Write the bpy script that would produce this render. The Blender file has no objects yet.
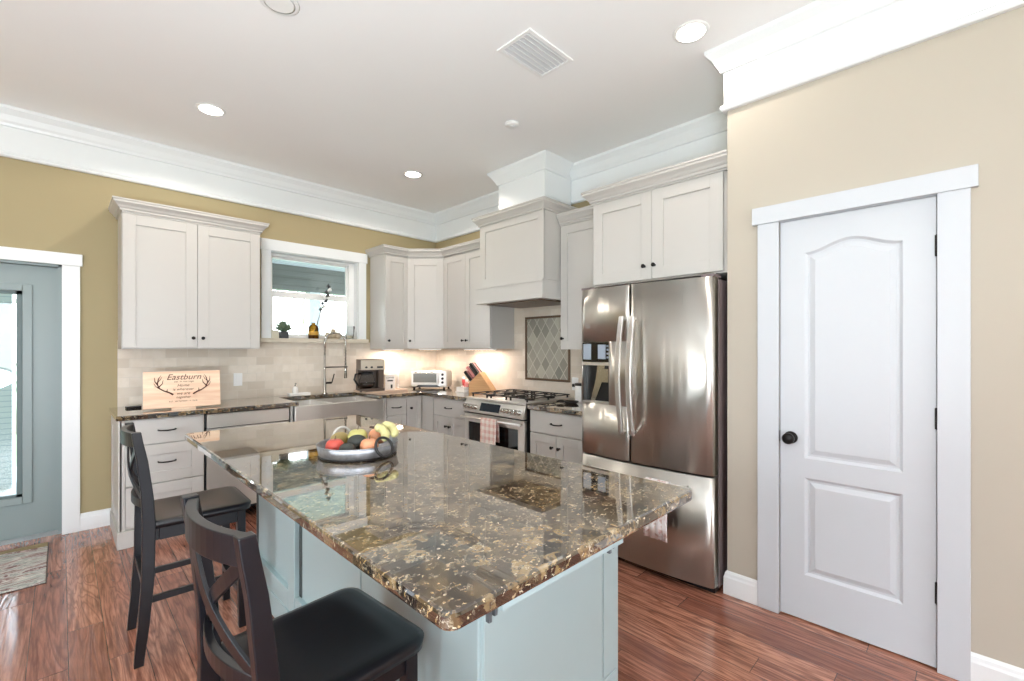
import bpy, bmesh, math, random
from math import sin, cos, pi, radians, sqrt, atan2
from mathutils import Vector, Matrix
random.seed(7)
S = bpy.context.scene
C = S.collection

# ------------------------------------------------------------------ camera
CAM = (-3.351, -4.715, 1.376); YAW = 0.784; FPX = 452.3; HORIZON = 348.3
cam = bpy.data.cameras.new('camera'); cam.sensor_width = 36.0
cam.lens = FPX / 1024 * 36.0
cam.shift_y = (HORIZON - 340.5) / 1024
cam.clip_start = 0.05; cam.clip_end = 200
camo = bpy.data.objects.new('camera', cam); C.objects.link(camo)
camo.location = CAM; camo.rotation_euler = (pi/2, 0, -YAW)
S.camera = camo

# ------------------------------------------------------------------ world, exposure
S.view_settings.view_transform = 'Standard'; S.view_settings.look = 'None'
S.view_settings.gamma = 1.0; S.view_settings.use_curve_mapping = False
S.view_settings.exposure = 0.22
SKY = 12.0; DOWN = 24.0; UNDER = 3.2; FILL = 190.0
S.cycles.use_denoising = True
S.cycles.max_bounces = 10; S.cycles.diffuse_bounces = 6; S.cycles.glossy_bounces = 5
S.cycles.sample_clamp_indirect = 8.0
S.cycles.caustics_reflective = False; S.cycles.caustics_refractive = False
W = bpy.data.worlds.new('daylight'); S.world = W; W.use_nodes = True
nt = W.node_tree; nt.nodes.clear()
wo = nt.nodes.new('ShaderNodeOutputWorld'); bg = nt.nodes.new('ShaderNodeBackground')
tc = nt.nodes.new('ShaderNodeTexCoord'); sx = nt.nodes.new('ShaderNodeSeparateXYZ')
cr = nt.nodes.new('ShaderNodeValToRGB')
cr.color_ramp.elements[0].position = 0.45; cr.color_ramp.elements[0].color = (0.55, 0.58, 0.5, 1)
cr.color_ramp.elements[1].position = 0.52; cr.color_ramp.elements[1].color = (0.90, 0.95, 1.0, 1)
e = cr.color_ramp.elements.new(1.0); e.color = (0.62, 0.78, 1.0, 1)
mr = nt.nodes.new('ShaderNodeMapRange'); mr.inputs['From Min'].default_value = -1
nt.links.new(tc.outputs['Generated'], sx.inputs[0]); nt.links.new(sx.outputs['Z'], mr.inputs['Value'])
nt.links.new(mr.outputs[0], cr.inputs[0]); nt.links.new(cr.outputs[0], bg.inputs['Color'])
bg.inputs['Strength'].default_value = SKY; nt.links.new(bg.outputs[0], wo.inputs['Surface'])

def light(name, kind, loc, rot, energy, color, **kw):
    l = bpy.data.lights.new(name, kind); l.energy = energy; l.color = color
    for k, v in kw.items(): setattr(l, k, v)
    o = bpy.data.objects.new(name, l); C.objects.link(o); o.location = loc; o.rotation_euler = rot
    return o
# added fill light for overall brightness, out of view (its bowl and stand are built below)
FILL_AT, FILL_DIR = Vector((-4.3, -5.4, 0.9)), Vector((-0.05, 0.38, 0.92)).normalized()
o = light('fill_beam', 'AREA', tuple(FILL_AT), (0, 0, 0), FILL, (0.80, 0.91, 1.0), shape='DISK', size=0.9)
o.rotation_euler = FILL_DIR.to_track_quat('-Z', 'Y').to_euler()

# ------------------------------------------------------------------ materials
def lin(r, g, b):
    f = lambda c: (c/255/12.92) if c/255 <= 0.04045 else ((c/255+0.055)/1.055)**2.4
    return (f(r), f(g), f(b), 1)
class NM:
    def __init__(s, name, rough=0.5, metal=0.0, color=(0.8, 0.8, 0.8, 1), **kw):
        s.m = bpy.data.materials.new(name); s.m.use_nodes = True; s.t = s.m.node_tree
        s.b = s.t.nodes['Principled BSDF']
        s.b.inputs['Base Color'].default_value = color; s.b.inputs['Roughness'].default_value = rough
        s.b.inputs['Metallic'].default_value = metal
        for k, v in kw.items(): s.b.inputs[k].default_value = v
    def n(s, typ, ins=None, **at):
        x = s.t.nodes.new('ShaderNode'+typ)
        for k, v in at.items(): setattr(x, k, v)
        for k, v in (ins or {}).items():
            if isinstance(v, bpy.types.NodeSocket): s.t.links.new(v, x.inputs[k])
            else: x.inputs[k].default_value = v
        return x
    def co(s): return s.n('TexCoord').outputs['Object']
    def math(s, op, a, b=0.0, c=0.0): return s.n('Math', {0: a, 1: b, 2: c}, operation=op).outputs[0]
    def ramp(s, f, stops, interp='LINEAR'):
        x = s.n('ValToRGB', {0: f}); r = x.color_ramp; r.interpolation = interp
        while len(r.elements) < len(stops): r.elements.new(0.5)
        for e, (p, c) in zip(r.elements, stops):
            e.position = p; e.color = c if len(c) == 4 else (*c, 1)
        return x.outputs[0]
    def mix(s, f, a, b, mode='MIX'):
        x = s.n('Mix', data_type='RGBA', blend_type=mode)
        for i, v in ((0, f), (6, a), (7, b)):
            if isinstance(v, bpy.types.NodeSocket): s.t.links.new(v, x.inputs[i])
            else: x.inputs[i].default_value = v
        return x.outputs[2]
    def noise(s, vec, scale, detail=3, rough=0.5, dist=0.0):
        return s.n('TexNoise', {'Vector': vec, 'Scale': scale, 'Detail': detail, 'Roughness': rough, 'Distortion': dist}).outputs[0]
    def map(s, vec, scale=(1, 1, 1), loc=(0, 0, 0), rot=(0, 0, 0)):
        return s.n('Mapping', {'Vector': vec, 'Scale': scale, 'Location': loc, 'Rotation': rot}).outputs[0]
    def set(s, k, v): s.t.links.new(v, s.b.inputs[k])
    def bump(s, h, strength=0.2, dist=0.01):
        x = s.n('Bump', {'Height': h, 'Strength': strength, 'Distance': dist}); s.set('Normal', x.outputs[0])

def plain(name, c, rough=0.5, metal=0.0, var=0.05, nscale=6.0, bump=0.0, **kw):
    """A slightly varied procedural paint/plastic/metal."""
    N = NM(name, rough, metal, c, **kw)
    f = N.noise(N.co(), nscale, 4)
    dark = tuple(x*(1-var) for x in c[:3])+(1,)
    N.set('Base Color', N.mix(f, dark, c))
    if bump: N.bump(N.noise(N.co(), nscale*25, 3), bump, 0.002)
    return N.m

M = {}
M['wall_tan'] = plain('tan_wall_paint', lin(166, 152, 117), 0.75, var=0.03, nscale=2, bump=0.08)
M['wall_beige'] = plain('beige_wall_paint', lin(184, 176, 162), 0.75, var=0.03, nscale=2, bump=0.08)
M['ceiling'] = plain('ceiling_paint', lin(244, 244, 243), 0.8, var=0.02, nscale=2, bump=0.05)
M['trim'] = plain('white_trim_paint', lin(230, 233, 234), 0.35, var=0.02)
M['door_white'] = plain('white_door_paint', lin(198, 202, 207), 0.4, var=0.02)
M['cab'] = plain('warm_white_cabinet_paint', lin(193, 190, 185), 0.35, var=0.02)
M['isl'] = plain('pale_blue_grey_cabinet_paint', lin(174, 194, 196), 0.35, var=0.03)
M['black'] = plain('black_bronze', lin(30, 27, 26), 0.35, 0.6)
M['blackp'] = plain('black_plastic', lin(22, 22, 24), 0.3)
M['white'] = plain('white_plastic', lin(238, 238, 236), 0.35, var=0.02)
M['ceramic'] = plain('white_ceramic', lin(242, 240, 236), 0.15, var=0.02)
M['chrome'] = plain('brushed_nickel', lin(190, 188, 182), 0.2, 1.0)
M['iron'] = plain('cast_iron', lin(44, 42, 41), 0.5, 0.3)
M['stool'] = None
M['porch'] = plain('porch_blue_paint', lin(150, 172, 180), 0.6)
M['porchlight'] = plain('porch_ceiling_paint', lin(214, 226, 232), 0.6)
M['post'] = plain('porch_post_paint', lin(160, 170, 178), 0.6)
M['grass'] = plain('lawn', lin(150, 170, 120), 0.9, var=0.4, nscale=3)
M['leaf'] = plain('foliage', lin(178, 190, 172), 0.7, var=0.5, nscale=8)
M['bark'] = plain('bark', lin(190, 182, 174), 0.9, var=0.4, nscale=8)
M['patio'] = plain('patio_door_paint', lin(134, 147, 147), 0.4, var=0.03)
M['darkgap'] = plain('dark_gap', lin(25, 25, 27), 0.6)

def stool_mat():
    N = NM('black_stool_lacquer', 0.28, 0, lin(24, 22, 25))
    f = N.noise(N.map(N.co(), (4, 30, 30)), 3, 4)
    N.set('Base Color', N.mix(f, lin(13, 14, 18), lin(22, 22, 27)))
    return N.m
M['stool'] = stool_mat()

def steel(name, base=(178, 174, 166), rough=0.2, horizontal=False, strength=0.25):
    N = NM(name, rough, 1.0, lin(*base))
    N.b.inputs['Anisotropic'].default_value = 0.88
    tg = N.n('Tangent', direction_type='RADIAL', axis='Z'); N.set('Tangent', tg.outputs[0])
    N.b.inputs['Anisotropic Rotation'].default_value = 0.25
    v = N.map(N.co(), (3.0, 3.0, 0.12) if not horizontal else (0.2, 0.2, 9))
    N.bump(N.noise(v, 2.2, 2, 0.4), strength, 0.03)
    f2 = N.noise(N.map(N.co(), (160, 160, 1.5) if not horizontal else (1.5, 1.5, 160)), 3, 2)
    N.set('Roughness', N.math('MULTIPLY_ADD', f2, 0.14, rough-0.06))
    return N.m
M['steel'] = steel('brushed_stainless_steel', (206, 203, 196), 0.3)
M['steelh'] = steel('stainless_steel_horizontal_brush', (234, 232, 228), 0.4, True, 0.1)
M['fridge_side'] = plain('dark_grey_fridge_side', lin(122, 108, 108), 0.45, 0.0)

def granite():
    N = NM('brown_granite', 0.05, 0, **{'Coat Weight': 1.0, 'Coat Roughness': 0.01, 'Coat IOR': 1.98, 'Specular IOR Level': 0.5})
    co = N.co()
    def wp(sc, amt): return N.n('VectorMath', {0: co, 1: N.n('VectorMath', {0: N.n('VectorMath', {0: N.n('TexNoise', {'Vector': co, 'Scale': sc, 'Detail': 4.0, 'Roughness': 0.65}).outputs[1], 1: (0.5, 0.5, 0.5)}, operation='SUBTRACT').outputs[0], 1: (amt, amt, amt)}, operation='MULTIPLY').outputs[0]}, operation='ADD').outputs[0]
    w1, w2 = wp(22.0, 0.05), wp(60.0, 0.035)
    v1 = N.n('TexVoronoi', {'Vector': w1, 'Scale': 26.0})
    cell = N.n('SeparateColor', {0: v1.outputs['Color']}).outputs[0]
    base = N.ramp(cell, [(0.0, lin(30, 24, 21)), (0.3, lin(58, 45, 34)), (0.55, lin(104, 85, 60)), (0.8, lin(148, 126, 92)), (1.0, lin(44, 34, 27))])
    n2 = N.noise(co, 45, 6, 0.7)
    base = N.mix(N.ramp(n2, [(0.38, (0.9, 0.9, 0.9)), (0.50, (0, 0, 0))]), base, lin(26, 21, 19))
    edge = N.n('TexVoronoi', {'Vector': w2, 'Scale': 46.0}, feature='DISTANCE_TO_EDGE').outputs['Distance']
    em = N.math('MULTIPLY', N.ramp(edge, [(0.0, (1, 1, 1)), (0.07, (0, 0, 0))]), N.ramp(N.noise(co, 26, 4, 0.6), [(0.5, (0, 0, 0)), (0.62, (1, 1, 1))]))
    base = N.mix(N.math('MULTIPLY', em, 0.8), base, lin(190, 178, 156))
    v3 = N.n('TexVoronoi', {'Vector': N.map(w2, (1, 2.0, 1), (3, 1, 0), (0, 0, 0.6)), 'Scale': 100.0})
    fl = N.n('SeparateColor', {0: v3.outputs['Color']})
    fm = N.math('MULTIPLY', N.math('GREATER_THAN', fl.outputs[1], 0.89), N.math('LESS_THAN', v3.outputs['Distance'], 0.5))
    base = N.mix(N.math('MULTIPLY', fm, 0.85), base, N.mix(fl.outputs[2], lin(176, 142, 82), lin(222, 212, 192)))
    N.set('Base Color', base)
    return N.m
M['granite'] = granite()

def floor_mat():
    N = NM('reddish_hickory_planks', 0.2, 0, **{'Specular IOR Level': 0.6, 'Coat Weight': 0.25, 'Coat Roughness': 0.12})
    co = N.co(); s = N.n('SeparateXYZ', {0: co})
    x, y = s.outputs[0], s.outputs[1]
    PW, PL = 0.128, 1.25
    row = N.math('FLOOR', N.math('DIVIDE', x, PW))
    off = N.math('MULTIPLY', N.n('TexWhiteNoise', {'W': row}, noise_dimensions='1D').outputs[0], PL)
    yy = N.math('DIVIDE', N.math('ADD', y, off), PL)
    col = N.math('FLOOR', yy)
    idv = N.n('CombineXYZ', {0: row, 1: col, 2: 0.0}).outputs[0]
    wn = N.n('TexWhiteNoise', {'Vector': idv}, noise_dimensions='3D')
    rnd = wn.outputs[0]
    c2 = N.n('VectorMath', {0: co, 1: N.n('VectorMath', {0: wn.outputs[1], 1: (9, 9, 9)}, operation='MULTIPLY').outputs[0]}, operation='ADD').outputs[0]
    tone = N.ramp(rnd, [(0, lin(146, 92, 74)), (0.35, lin(176, 116, 94)), (0.7, lin(198, 138, 112)), (1, lin(162, 106, 88))])
    fld = N.noise(N.map(c2, (8.0, 0.75, 1)), 1.0, 3, 0.5, 0.9)
    rings = N.math('PINGPONG', N.math('MULTIPLY', fld, 13.0), 0.5)
    fine = N.noise(N.map(c2, (70, 3.5, 1)), 1.0, 5, 0.7)
    tone = N.mix(N.ramp(rings, [(0.0, (0.7, 0.7, 0.7)), (0.30, (0, 0, 0))]), tone, lin(112, 66, 52))
    tone = N.mix(N.ramp(fine, [(0.40, (0.0, 0.0, 0.0)), (0.62, (0.75, 0.75, 0.75))]), tone, lin(98, 56, 44))
    fx = N.math('ABSOLUTE', N.math('SUBTRACT', N.math('FRACT', N.math('DIVIDE', x, PW)), 0.5))
    fy = N.math('ABSOLUTE', N.math('SUBTRACT', N.math('FRACT', yy), 0.5))
    gap = N.math('MAXIMUM', N.math('GREATER_THAN', fx, 0.488), N.math('GREATER_THAN', fy, 0.4988))
    tone = N.mix(N.math('MULTIPLY', gap, 0.8), tone, lin(52, 30, 24))
    N.set('Base Color', tone)
    N.set('Roughness', N.math('MULTIPLY_ADD', rings, 0.18, 0.13))
    h = N.math('SUBTRACT', N.math('MULTIPLY', rings, 0.9), N.math('MULTIPLY', gap, 1.2))
    N.bump(h, 0.22, 0.004)
    return N.m
M['floor'] = floor_mat()

def tile_mat():
    N = NM('tumbled_travertine_tile', 0.55)
    co = N.co(); s = N.n('SeparateXYZ', {0: co})
    v = N.n('CombineXYZ', {0: s.outputs[0], 1: s.outputs[2], 2: 0.0}).outputs[0]
    br = N.n('TexBrick', {'Vector': v, 'Color1': lin(226, 216, 202), 'Color2': lin(202, 190, 174), 'Mortar': lin(214, 206, 194), 'Scale': 1.0,
                          'Mortar Size': 0.0025, 'Mortar Smooth': 0.3, 'Bias': 0.0, 'Brick Width': 0.152, 'Row Height': 0.0762})
    n1 = N.noise(co, 16, 5, 0.6)
    c = N.mix(N.ramp(n1, [(0.35, (0.0, 0, 0)), (0.75, (0.5, 0.5, 0.5))]), br.outputs[0], lin(204, 190, 170))
    N.set('Base Color', c)
    N.bump(N.math('MULTIPLY_ADD', br.outputs['Fac'], -1.0, N.math('MULTIPLY', n1, 0.3)), 0.4, 0.004)
    return N.m
M['tile'] = tile_mat()

def diamond_mat():
    N = NM('grey_glass_diamond_tile', 0.25)
    s = N.n('SeparateXYZ', {0: N.co()}); x, z = s.outputs[0], s.outputs[2]
    a = N.math('ADD', N.math('MULTIPLY', x, 9.0), N.math('MULTIPLY', z, 6.2))
    b = N.math('SUBTRACT', N.math('MULTIPLY', x, 9.0), N.math('MULTIPLY', z, 6.2))
    fa, fb = N.math('FRACT', a), N.math('FRACT', b)
    ga = N.math('GREATER_THAN', N.math('ABSOLUTE', N.math('SUBTRACT', fa, 0.5)), 0.455)
    gb = N.math('GREATER_THAN', N.math('ABSOLUTE', N.math('SUBTRACT', fb, 0.5)), 0.455)
    g = N.math('MAXIMUM', ga, gb)
    idv = N.n('CombineXYZ', {0: N.math('FLOOR', a), 1: N.math('FLOOR', b), 2: 0.0}).outputs[0]
    r = N.n('TexWhiteNoise', {'Vector': idv}).outputs[0]
    c = N.ramp(r, [(0, lin(134, 132, 122)), (0.5, lin(158, 154, 142)), (1, lin(176, 172, 158))])
    N.set('Base Color', N.mix(g, c, lin(186, 181, 166)))
    N.bump(N.math('SUBTRACT', 1.0, g), 0.4, 0.003)
    return N.m
M['diamond'] = diamond_mat()
M['bronze'] = plain('bronze_tile_border', lin(104, 84, 66), 0.35, 0.4)

def glass(name, tint=(0.97, 0.99, 0.99, 1), ior=1.45):
    m = bpy.data.materials.new(name); m.use_nodes = True; t = m.node_tree; t.nodes.clear()
    o = t.nodes.new('ShaderNodeOutputMaterial'); mx = t.nodes.new('ShaderNodeMixShader')
    tr = t.nodes.new('ShaderNodeBsdfTransparent'); gl = t.nodes.new('ShaderNodeBsdfGlossy'); fr = t.nodes.new('ShaderNodeFresnel')
    fr.inputs[0].default_value = ior; tr.inputs[0].default_value = tint; gl.inputs['Roughness'].default_value = 0.02
    t.links.new(fr.outputs[0], mx.inputs[0]); t.links.new(tr.outputs[0], mx.inputs[1]); t.links.new(gl.outputs[0], mx.inputs[2])
    t.links.new(mx.outputs[0], o.inputs[0]); return m
M['glass'] = glass('window_glass')
M['vaseglass'] = glass('clear_vase_glass', (0.97, 0.98, 0.98, 1), 1.12)
M['amber'] = glass('amber_glass', (0.62, 0.40, 0.08, 1), 1.5)

def emit(name, c, s):
    m = bpy.data.materials.new(name); m.use_nodes = True; b = m.node_tree.nodes['Principled BSDF']
    b.inputs['Emission Color'].default_value = (*c, 1); b.inputs['Emission Strength'].default_value = s
    b.inputs['Base Color'].default_value = (*c, 1); return m
M['lens'] = emit('lit_lamp_lens', (1, 0.97, 0.9), 9)
M['strip'] = emit('lit_strip_lens', (1, 0.86, 0.7), 5)

def wood(name, a, b, scale=(3, 60, 60), rough=0.45):
    N = NM(name, rough); f = N.noise(N.map(N.co(), scale), 1.0, 5, 0.6, 0.8)
    N.set('Base Color', N.ramp(f, [(0.3, a), (0.7, b)])); return N.m
M['pine'] = wood('pale_pine', lin(222, 176, 144), lin(243, 218, 190), (1.5, 30, 22))
M['oak'] = wood('honey_oak', lin(196, 146, 98), lin(222, 176, 128))
M['darkwood'] = wood('dark_brown_wood', lin(58, 36, 28), lin(84, 54, 42))
M['ink'] = plain('burnt_brown_ink', lin(82, 40, 30), 0.7)
M['candle'] = plain('cream_wax', lin(206, 200, 180), 0.5)
M['pot'] = plain('charcoal_pot', lin(62, 66, 68), 0.5)
M['green'] = plain('succulent_leaf', lin(112, 132, 106), 0.5, var=0.3)
M['shell'] = plain('coral_beige', lin(206, 190, 164), 0.6, var=0.25, nscale=60, bump=0.6)
M['galv'] = plain('galvanised_metal', lin(206, 208, 214), 0.4, 0.85, var=0.7, nscale=45)
M['brownplastic'] = plain('coffee_brown_plastic', lin(74, 56, 42), 0.35)
M['pewter'] = plain('pewter_panel', lin(172, 162, 146), 0.35, 0.5)
M['red'] = plain('red_plastic', lin(196, 70, 72), 0.4)
M['knifepink'] = plain('dusty_pink_handle', lin(206, 132, 130), 0.4)
M['screen'] = plain('dark_blue_display', lin(34, 42, 52), 0.15)
M['ovenglass'] = plain('black_oven_glass', lin(14, 13, 13), 0.05)
M['toastglass'] = plain('grey_toaster_glass', lin(110, 112, 108), 0.12)
M['apple'] = plain('red_apple_skin', lin(214, 88, 74), 0.35, var=0.35, nscale=18)
M['apple2'] = plain('blushed_apple_skin', lin(232, 158, 116), 0.35, var=0.3, nscale=20)
M['pear'] = plain('yellow_green_skin', lin(206, 200, 124), 0.4, var=0.25, nscale=20)
M['avo'] = plain('avocado_skin', lin(52, 54, 48), 0.5, var=0.3, nscale=60, bump=0.5)
M['banana'] = plain('banana_skin', lin(214, 208, 148), 0.45, var=0.2, nscale=14)
M['mango'] = plain('olive_mango_skin', lin(160, 140, 88), 0.4, var=0.3, nscale=12)
M['paper'] = plain('white_paper', lin(240, 240, 240), 0.8)

def plaid(name, a, b, c, scale):
    N = NM(name, 0.9); s = N.n('SeparateXYZ', {0: N.co()})
    f = N.math('GREATER_THAN', N.math('FRACT', N.math('MULTIPLY', s.outputs[0], scale)), 0.5)
    g = N.math('GREATER_THAN', N.math('FRACT', N.math('MULTIPLY', s.outputs[2], scale)), 0.5)
    k = N.mix(N.math('MULTIPLY', N.math('ADD', f, g), 0.5), a, b)
    nz = N.noise(N.co(), 40, 3)
    k = N.mix(N.ramp(nz, [(0.55, (0, 0, 0)), (0.65, (0.7, 0.7, 0.7))]), k, c)
    N.set('Base Color', k); return N.m
M['towel'] = plaid('pink_plaid_cotton', lin(240, 230, 222), lin(222, 176, 166), lin(232, 222, 214), 18.0)
M['towel2'] = plaid('white_floral_cotton', lin(242, 240, 240), lin(232, 224, 222), lin(196, 150, 140), 9.0)

def rug_mat():
    N = NM('marbled_rug', 0.95); co = N.co()
    n = N.noise(N.map(co, (2.2, 6.0, 1), (1.7, 0, 0), (0, 0, 0.25)), 1.0, 6, 0.62, 2.2)
    c = N.ramp(n, [(0.34, lin(196, 178, 172)), (0.40, lin(96, 44, 50)), (0.44, lin(206, 200, 194)), (0.49, lin(128, 138, 132)), (0.54, lin(216, 212, 204)), (0.59, lin(120, 70, 72)), (0.63, lin(170, 172, 164))])
    yb = N.math('ADD', N.n('SeparateXYZ', {0: co}).outputs[1], N.math('MULTIPLY', N.noise(co, 5, 3), 0.12))
    c = N.mix(N.math('MULTIPLY', N.math('GREATER_THAN', yb, 0.36), 0.8), c, lin(128, 106, 48))
    N.set('Base Color', c); N.bump(N.noise(co, 300, 2), 0.4, 0.003); return N.m
M['rug'] = rug_mat()

def lines_mat(name, c1, c2, axis, pitch, rough=0.6):
    N = NM(name, rough); s = N.n('SeparateXYZ', {0: N.co()})
    f = N.math('FRACT', N.math('DIVIDE', s.outputs[axis], pitch))
    N.set('Base Color', N.mix(N.math('GREATER_THAN', f, 0.88), c1, c2)); N.bump(f, 0.5, 0.01); return N.m
M['bead'] = lines_mat('beadboard', lin(160, 166, 170), lin(128, 136, 142), 0, 0.09)
M['siding'] = lines_mat('lap_siding', lin(158, 172, 176), lin(128, 146, 152), 2, 0.055)
M['beam'] = lines_mat('porch_beam_boards', lin(66, 71, 72), lin(50, 55, 56), 2, 0.12)
M['recess_shade'] = plain('painted_recess_shade', lin(72, 80, 80), 0.6)  # dark tone standing in for shade in the island panel recesses

# ------------------------------------------------------------------ mesh builder
class MB:
    def __init__(s): s.v = []; s.f = []; s.sm = []
    def add(s, vs, fs, smooth=False, T=None):
        b = len(s.v)
        s.v += [tuple((T @ Vector(p)) if T else p) for p in vs]
        s.f += [tuple(i+b for i in f) for f in fs]; s.sm += [smooth]*len(fs); return s
    def box(s, x0, x1, y0, y1, z0, z1, T=None):
        x0, x1 = min(x0, x1), max(x0, x1); y0, y1 = min(y0, y1), max(y0, y1); z0, z1 = min(z0, z1), max(z0, z1)
        vs = [(x0,y0,z0),(x1,y0,z0),(x1,y1,z0),(x0,y1,z0),(x0,y0,z1),(x1,y0,z1),(x1,y1,z1),(x0,y1,z1)]
        return s.add(vs, [(0,3,2,1),(4,5,6,7),(0,1,5,4),(1,2,6,5),(2,3,7,6),(3,0,4,7)], T=T)
    def prism(s, poly, a, b, axis='z', T=None, smooth=False):
        """extrude a 2D polygon between a and b along axis. axis x: poly=(y,z); y: (x,z); z: (x,y)"""
        n = len(poly)
        def P(p, t): return (t, p[0], p[1]) if axis == 'x' else (p[0], t, p[1]) if axis == 'y' else (p[0], p[1], t)
        vs = [P(p, a) for p in poly] + [P(p, b) for p in poly]
        s.add(vs, [tuple(range(n))[::-1], tuple(range(n, 2*n))], T=T)
        b0 = len(s.v)-2*n
        s.f += [(b0+i, b0+(i+1) % n, b0+n+(i+1) % n, b0+n+i) for i in range(n)]; s.sm += [smooth]*n
        return s
    def tube(s, pts, r, n=10, caps=True, T=None, flat=1.0):
        pts = [Vector(p) for p in pts]; rs = r if isinstance(r, (list, tuple)) else [r]*len(pts)
        vs = []; up = None
        for i, p in enumerate(pts):
            d = (pts[min(i+1, len(pts)-1)] - pts[max(i-1, 0)]).normalized()
            if up is None: up = d.orthogonal().normalized()
            up = (up - d*up.dot(d)).normalized(); w = d.cross(up)
            vs += [p + (up*cos(2*pi*k/n) + w*sin(2*pi*k/n)*flat)*rs[i] for k in range(n)]
        m = len(pts)
        fs = [(i*n+k, i*n+(k+1) % n, (i+1)*n+(k+1) % n, (i+1)*n+k) for i in range(m-1) for k in range(n)]
        s.add([tuple(v) for v in vs], fs, True, T)
        if caps:
            b = len(s.v)-len(vs); s.f += [tuple(b+k for k in range(n))[::-1], tuple(b+(m-1)*n+k for k in range(n))]; s.sm += [False]*2
        return s
    def lathe(s, prof, cx=0, cy=0, z0=0, n=28, T=None, sx=1.0, sy=1.0):
        vs = []; m = len(prof)
        for r, z in prof:
            vs += [(cx+sx*r*cos(2*pi*k/n), cy+sy*r*sin(2*pi*k/n), z0+z) for k in range(n)]
        fs = [(i*n+k, i*n+(k+1) % n, (i+1)*n+(k+1) % n, (i+1)*n+k) for i in range(m-1) for k in range(n)]
        s.add(vs, fs, True, T)
        b = len(s.v)-len(vs)
        if prof[0][0] > 1e-4: s.f.append(tuple(b+k for k in range(n))[::-1]); s.sm.append(False)
        if prof[-1][0] > 1e-4: s.f.append(tuple(b+(m-1)*n+k for k in range(n))); s.sm.append(False)
        return s
    def ball(s, c, r, n=16, sz=(1, 1, 1), T=None):
        prof = [(max(1e-5, sin(pi*i/10))*r, -cos(pi*i/10)*r*sz[2]) for i in range(11)]
        return s.lathe(prof, c[0], c[1], c[2], n, T, sz[0], sz[1])
    def torus(s, c, R, r, axis='z', n=28, k=8, a0=0, a1=2*pi, sx=1.0, sy=1.0, T=None):
        pts = []
        full = abs(a1-a0-2*pi) < 1e-6
        for i in range(n+1):
            a = a0+(a1-a0)*i/n; u, w = R*cos(a)*sx, R*sin(a)*sy
            pts.append({'z': (c[0]+u, c[1]+w, c[2]), 'y': (c[0]+u, c[1], c[2]+w), 'x': (c[0], c[1]+u, c[2]+w)}[axis])
        return s.tube(pts, r, k, not full, T)
    def sweep(s, path, prof, closed=False, caps=True, T=None):
        """path of (x,y); prof of (offset to the right of travel, z), mitred corners"""
        n = len(path); P = [Vector(p) for p in path]; m = len(prof); vs = []
        for i in range(n):
            a = P[i-1] if (closed or i > 0) else None; b = P[(i+1) % n] if (closed or i < n-1) else None
            d1 = (P[i]-a).normalized() if a is not None else None; d2 = (b-P[i]).normalized() if b is not None else None
            if d1 is None: d1 = d2
            if d2 is None: d2 = d1
            n1 = Vector((d1.y, -d1.x)); n2 = Vector((d2.y, -d2.x)); mm = (n1+n2).normalized(); k = 1/max(0.3, mm.dot(n1))
            for o, z in prof: vs.append((P[i].x+mm.x*o*k, P[i].y+mm.y*o*k, z))
        L = n if closed else n-1
        fs = [(i*m+j, ((i+1) % n)*m+j, ((i+1) % n)*m+(j+1) % m, i*m+(j+1) % m) for i in range(L) for j in range(m)]
        s.add(vs, fs, False, T)
        if caps and not closed:
            b = len(s.v)-len(vs); s.f += [tuple(b+j for j in range(m)), tuple(b+(n-1)*m+j for j in range(m))[::-1]]; s.sm += [False]*2
        return s
    def curve_strip(s, pts, w, t, wdir, T=None):
        """rectangular bar along pts, width w along wdir, thickness t across"""
        pts = [Vector(p) for p in pts]; wd = Vector(wdir).normalized(); vs = []
        for i, p in enumerate(pts):
            d = (pts[min(i+1, len(pts)-1)]-pts[max(i-1, 0)]).normalized()
            ww = (wd-d*wd.dot(d)).normalized(); tt = d.cross(ww)
            vs += [p+ww*w/2+tt*t/2, p-ww*w/2+tt*t/2, p-ww*w/2-tt*t/2, p+ww*w/2-tt*t/2]
        m = len(pts); fs = [(i*4+k, i*4+(k+1) % 4, (i+1)*4+(k+1) % 4, (i+1)*4+k) for i in range(m-1) for k in range(4)]
        fs += [(3, 2, 1, 0), (m*4-4, m*4-3, m*4-2, m*4-1)]
        return s.add([tuple(v) for v in vs], fs, False, T)
    def build(s, name, mat, parent=None, bev=0.0, loc=(0, 0, 0), rot=0.0):
        me = bpy.data.meshes.new(name); me.from_pydata(s.v, [], s.f); me.update()
        bm = bmesh.new(); bm.from_mesh(me); bmesh.ops.recalc_face_normals(bm, faces=bm.faces[:]); bm.to_mesh(me); bm.free()
        me.polygons.foreach_set('use_smooth', s.sm if len(s.sm) == len(me.polygons) else [False]*len(me.polygons))
        me.materials.append(M[mat] if isinstance(mat, str) else mat)
        o = bpy.data.objects.new(name, me); C.objects.link(o)
        o.location = loc; o.rotation_euler = (0, 0, rot)
        if parent is not None: o.parent = parent
        if bev:
            b = o.modifiers.new('bevel', 'BEVEL'); b.width = bev; b.segments = 2; b.limit_method = 'ANGLE'; b.angle_limit = radians(40)
        return o

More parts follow.
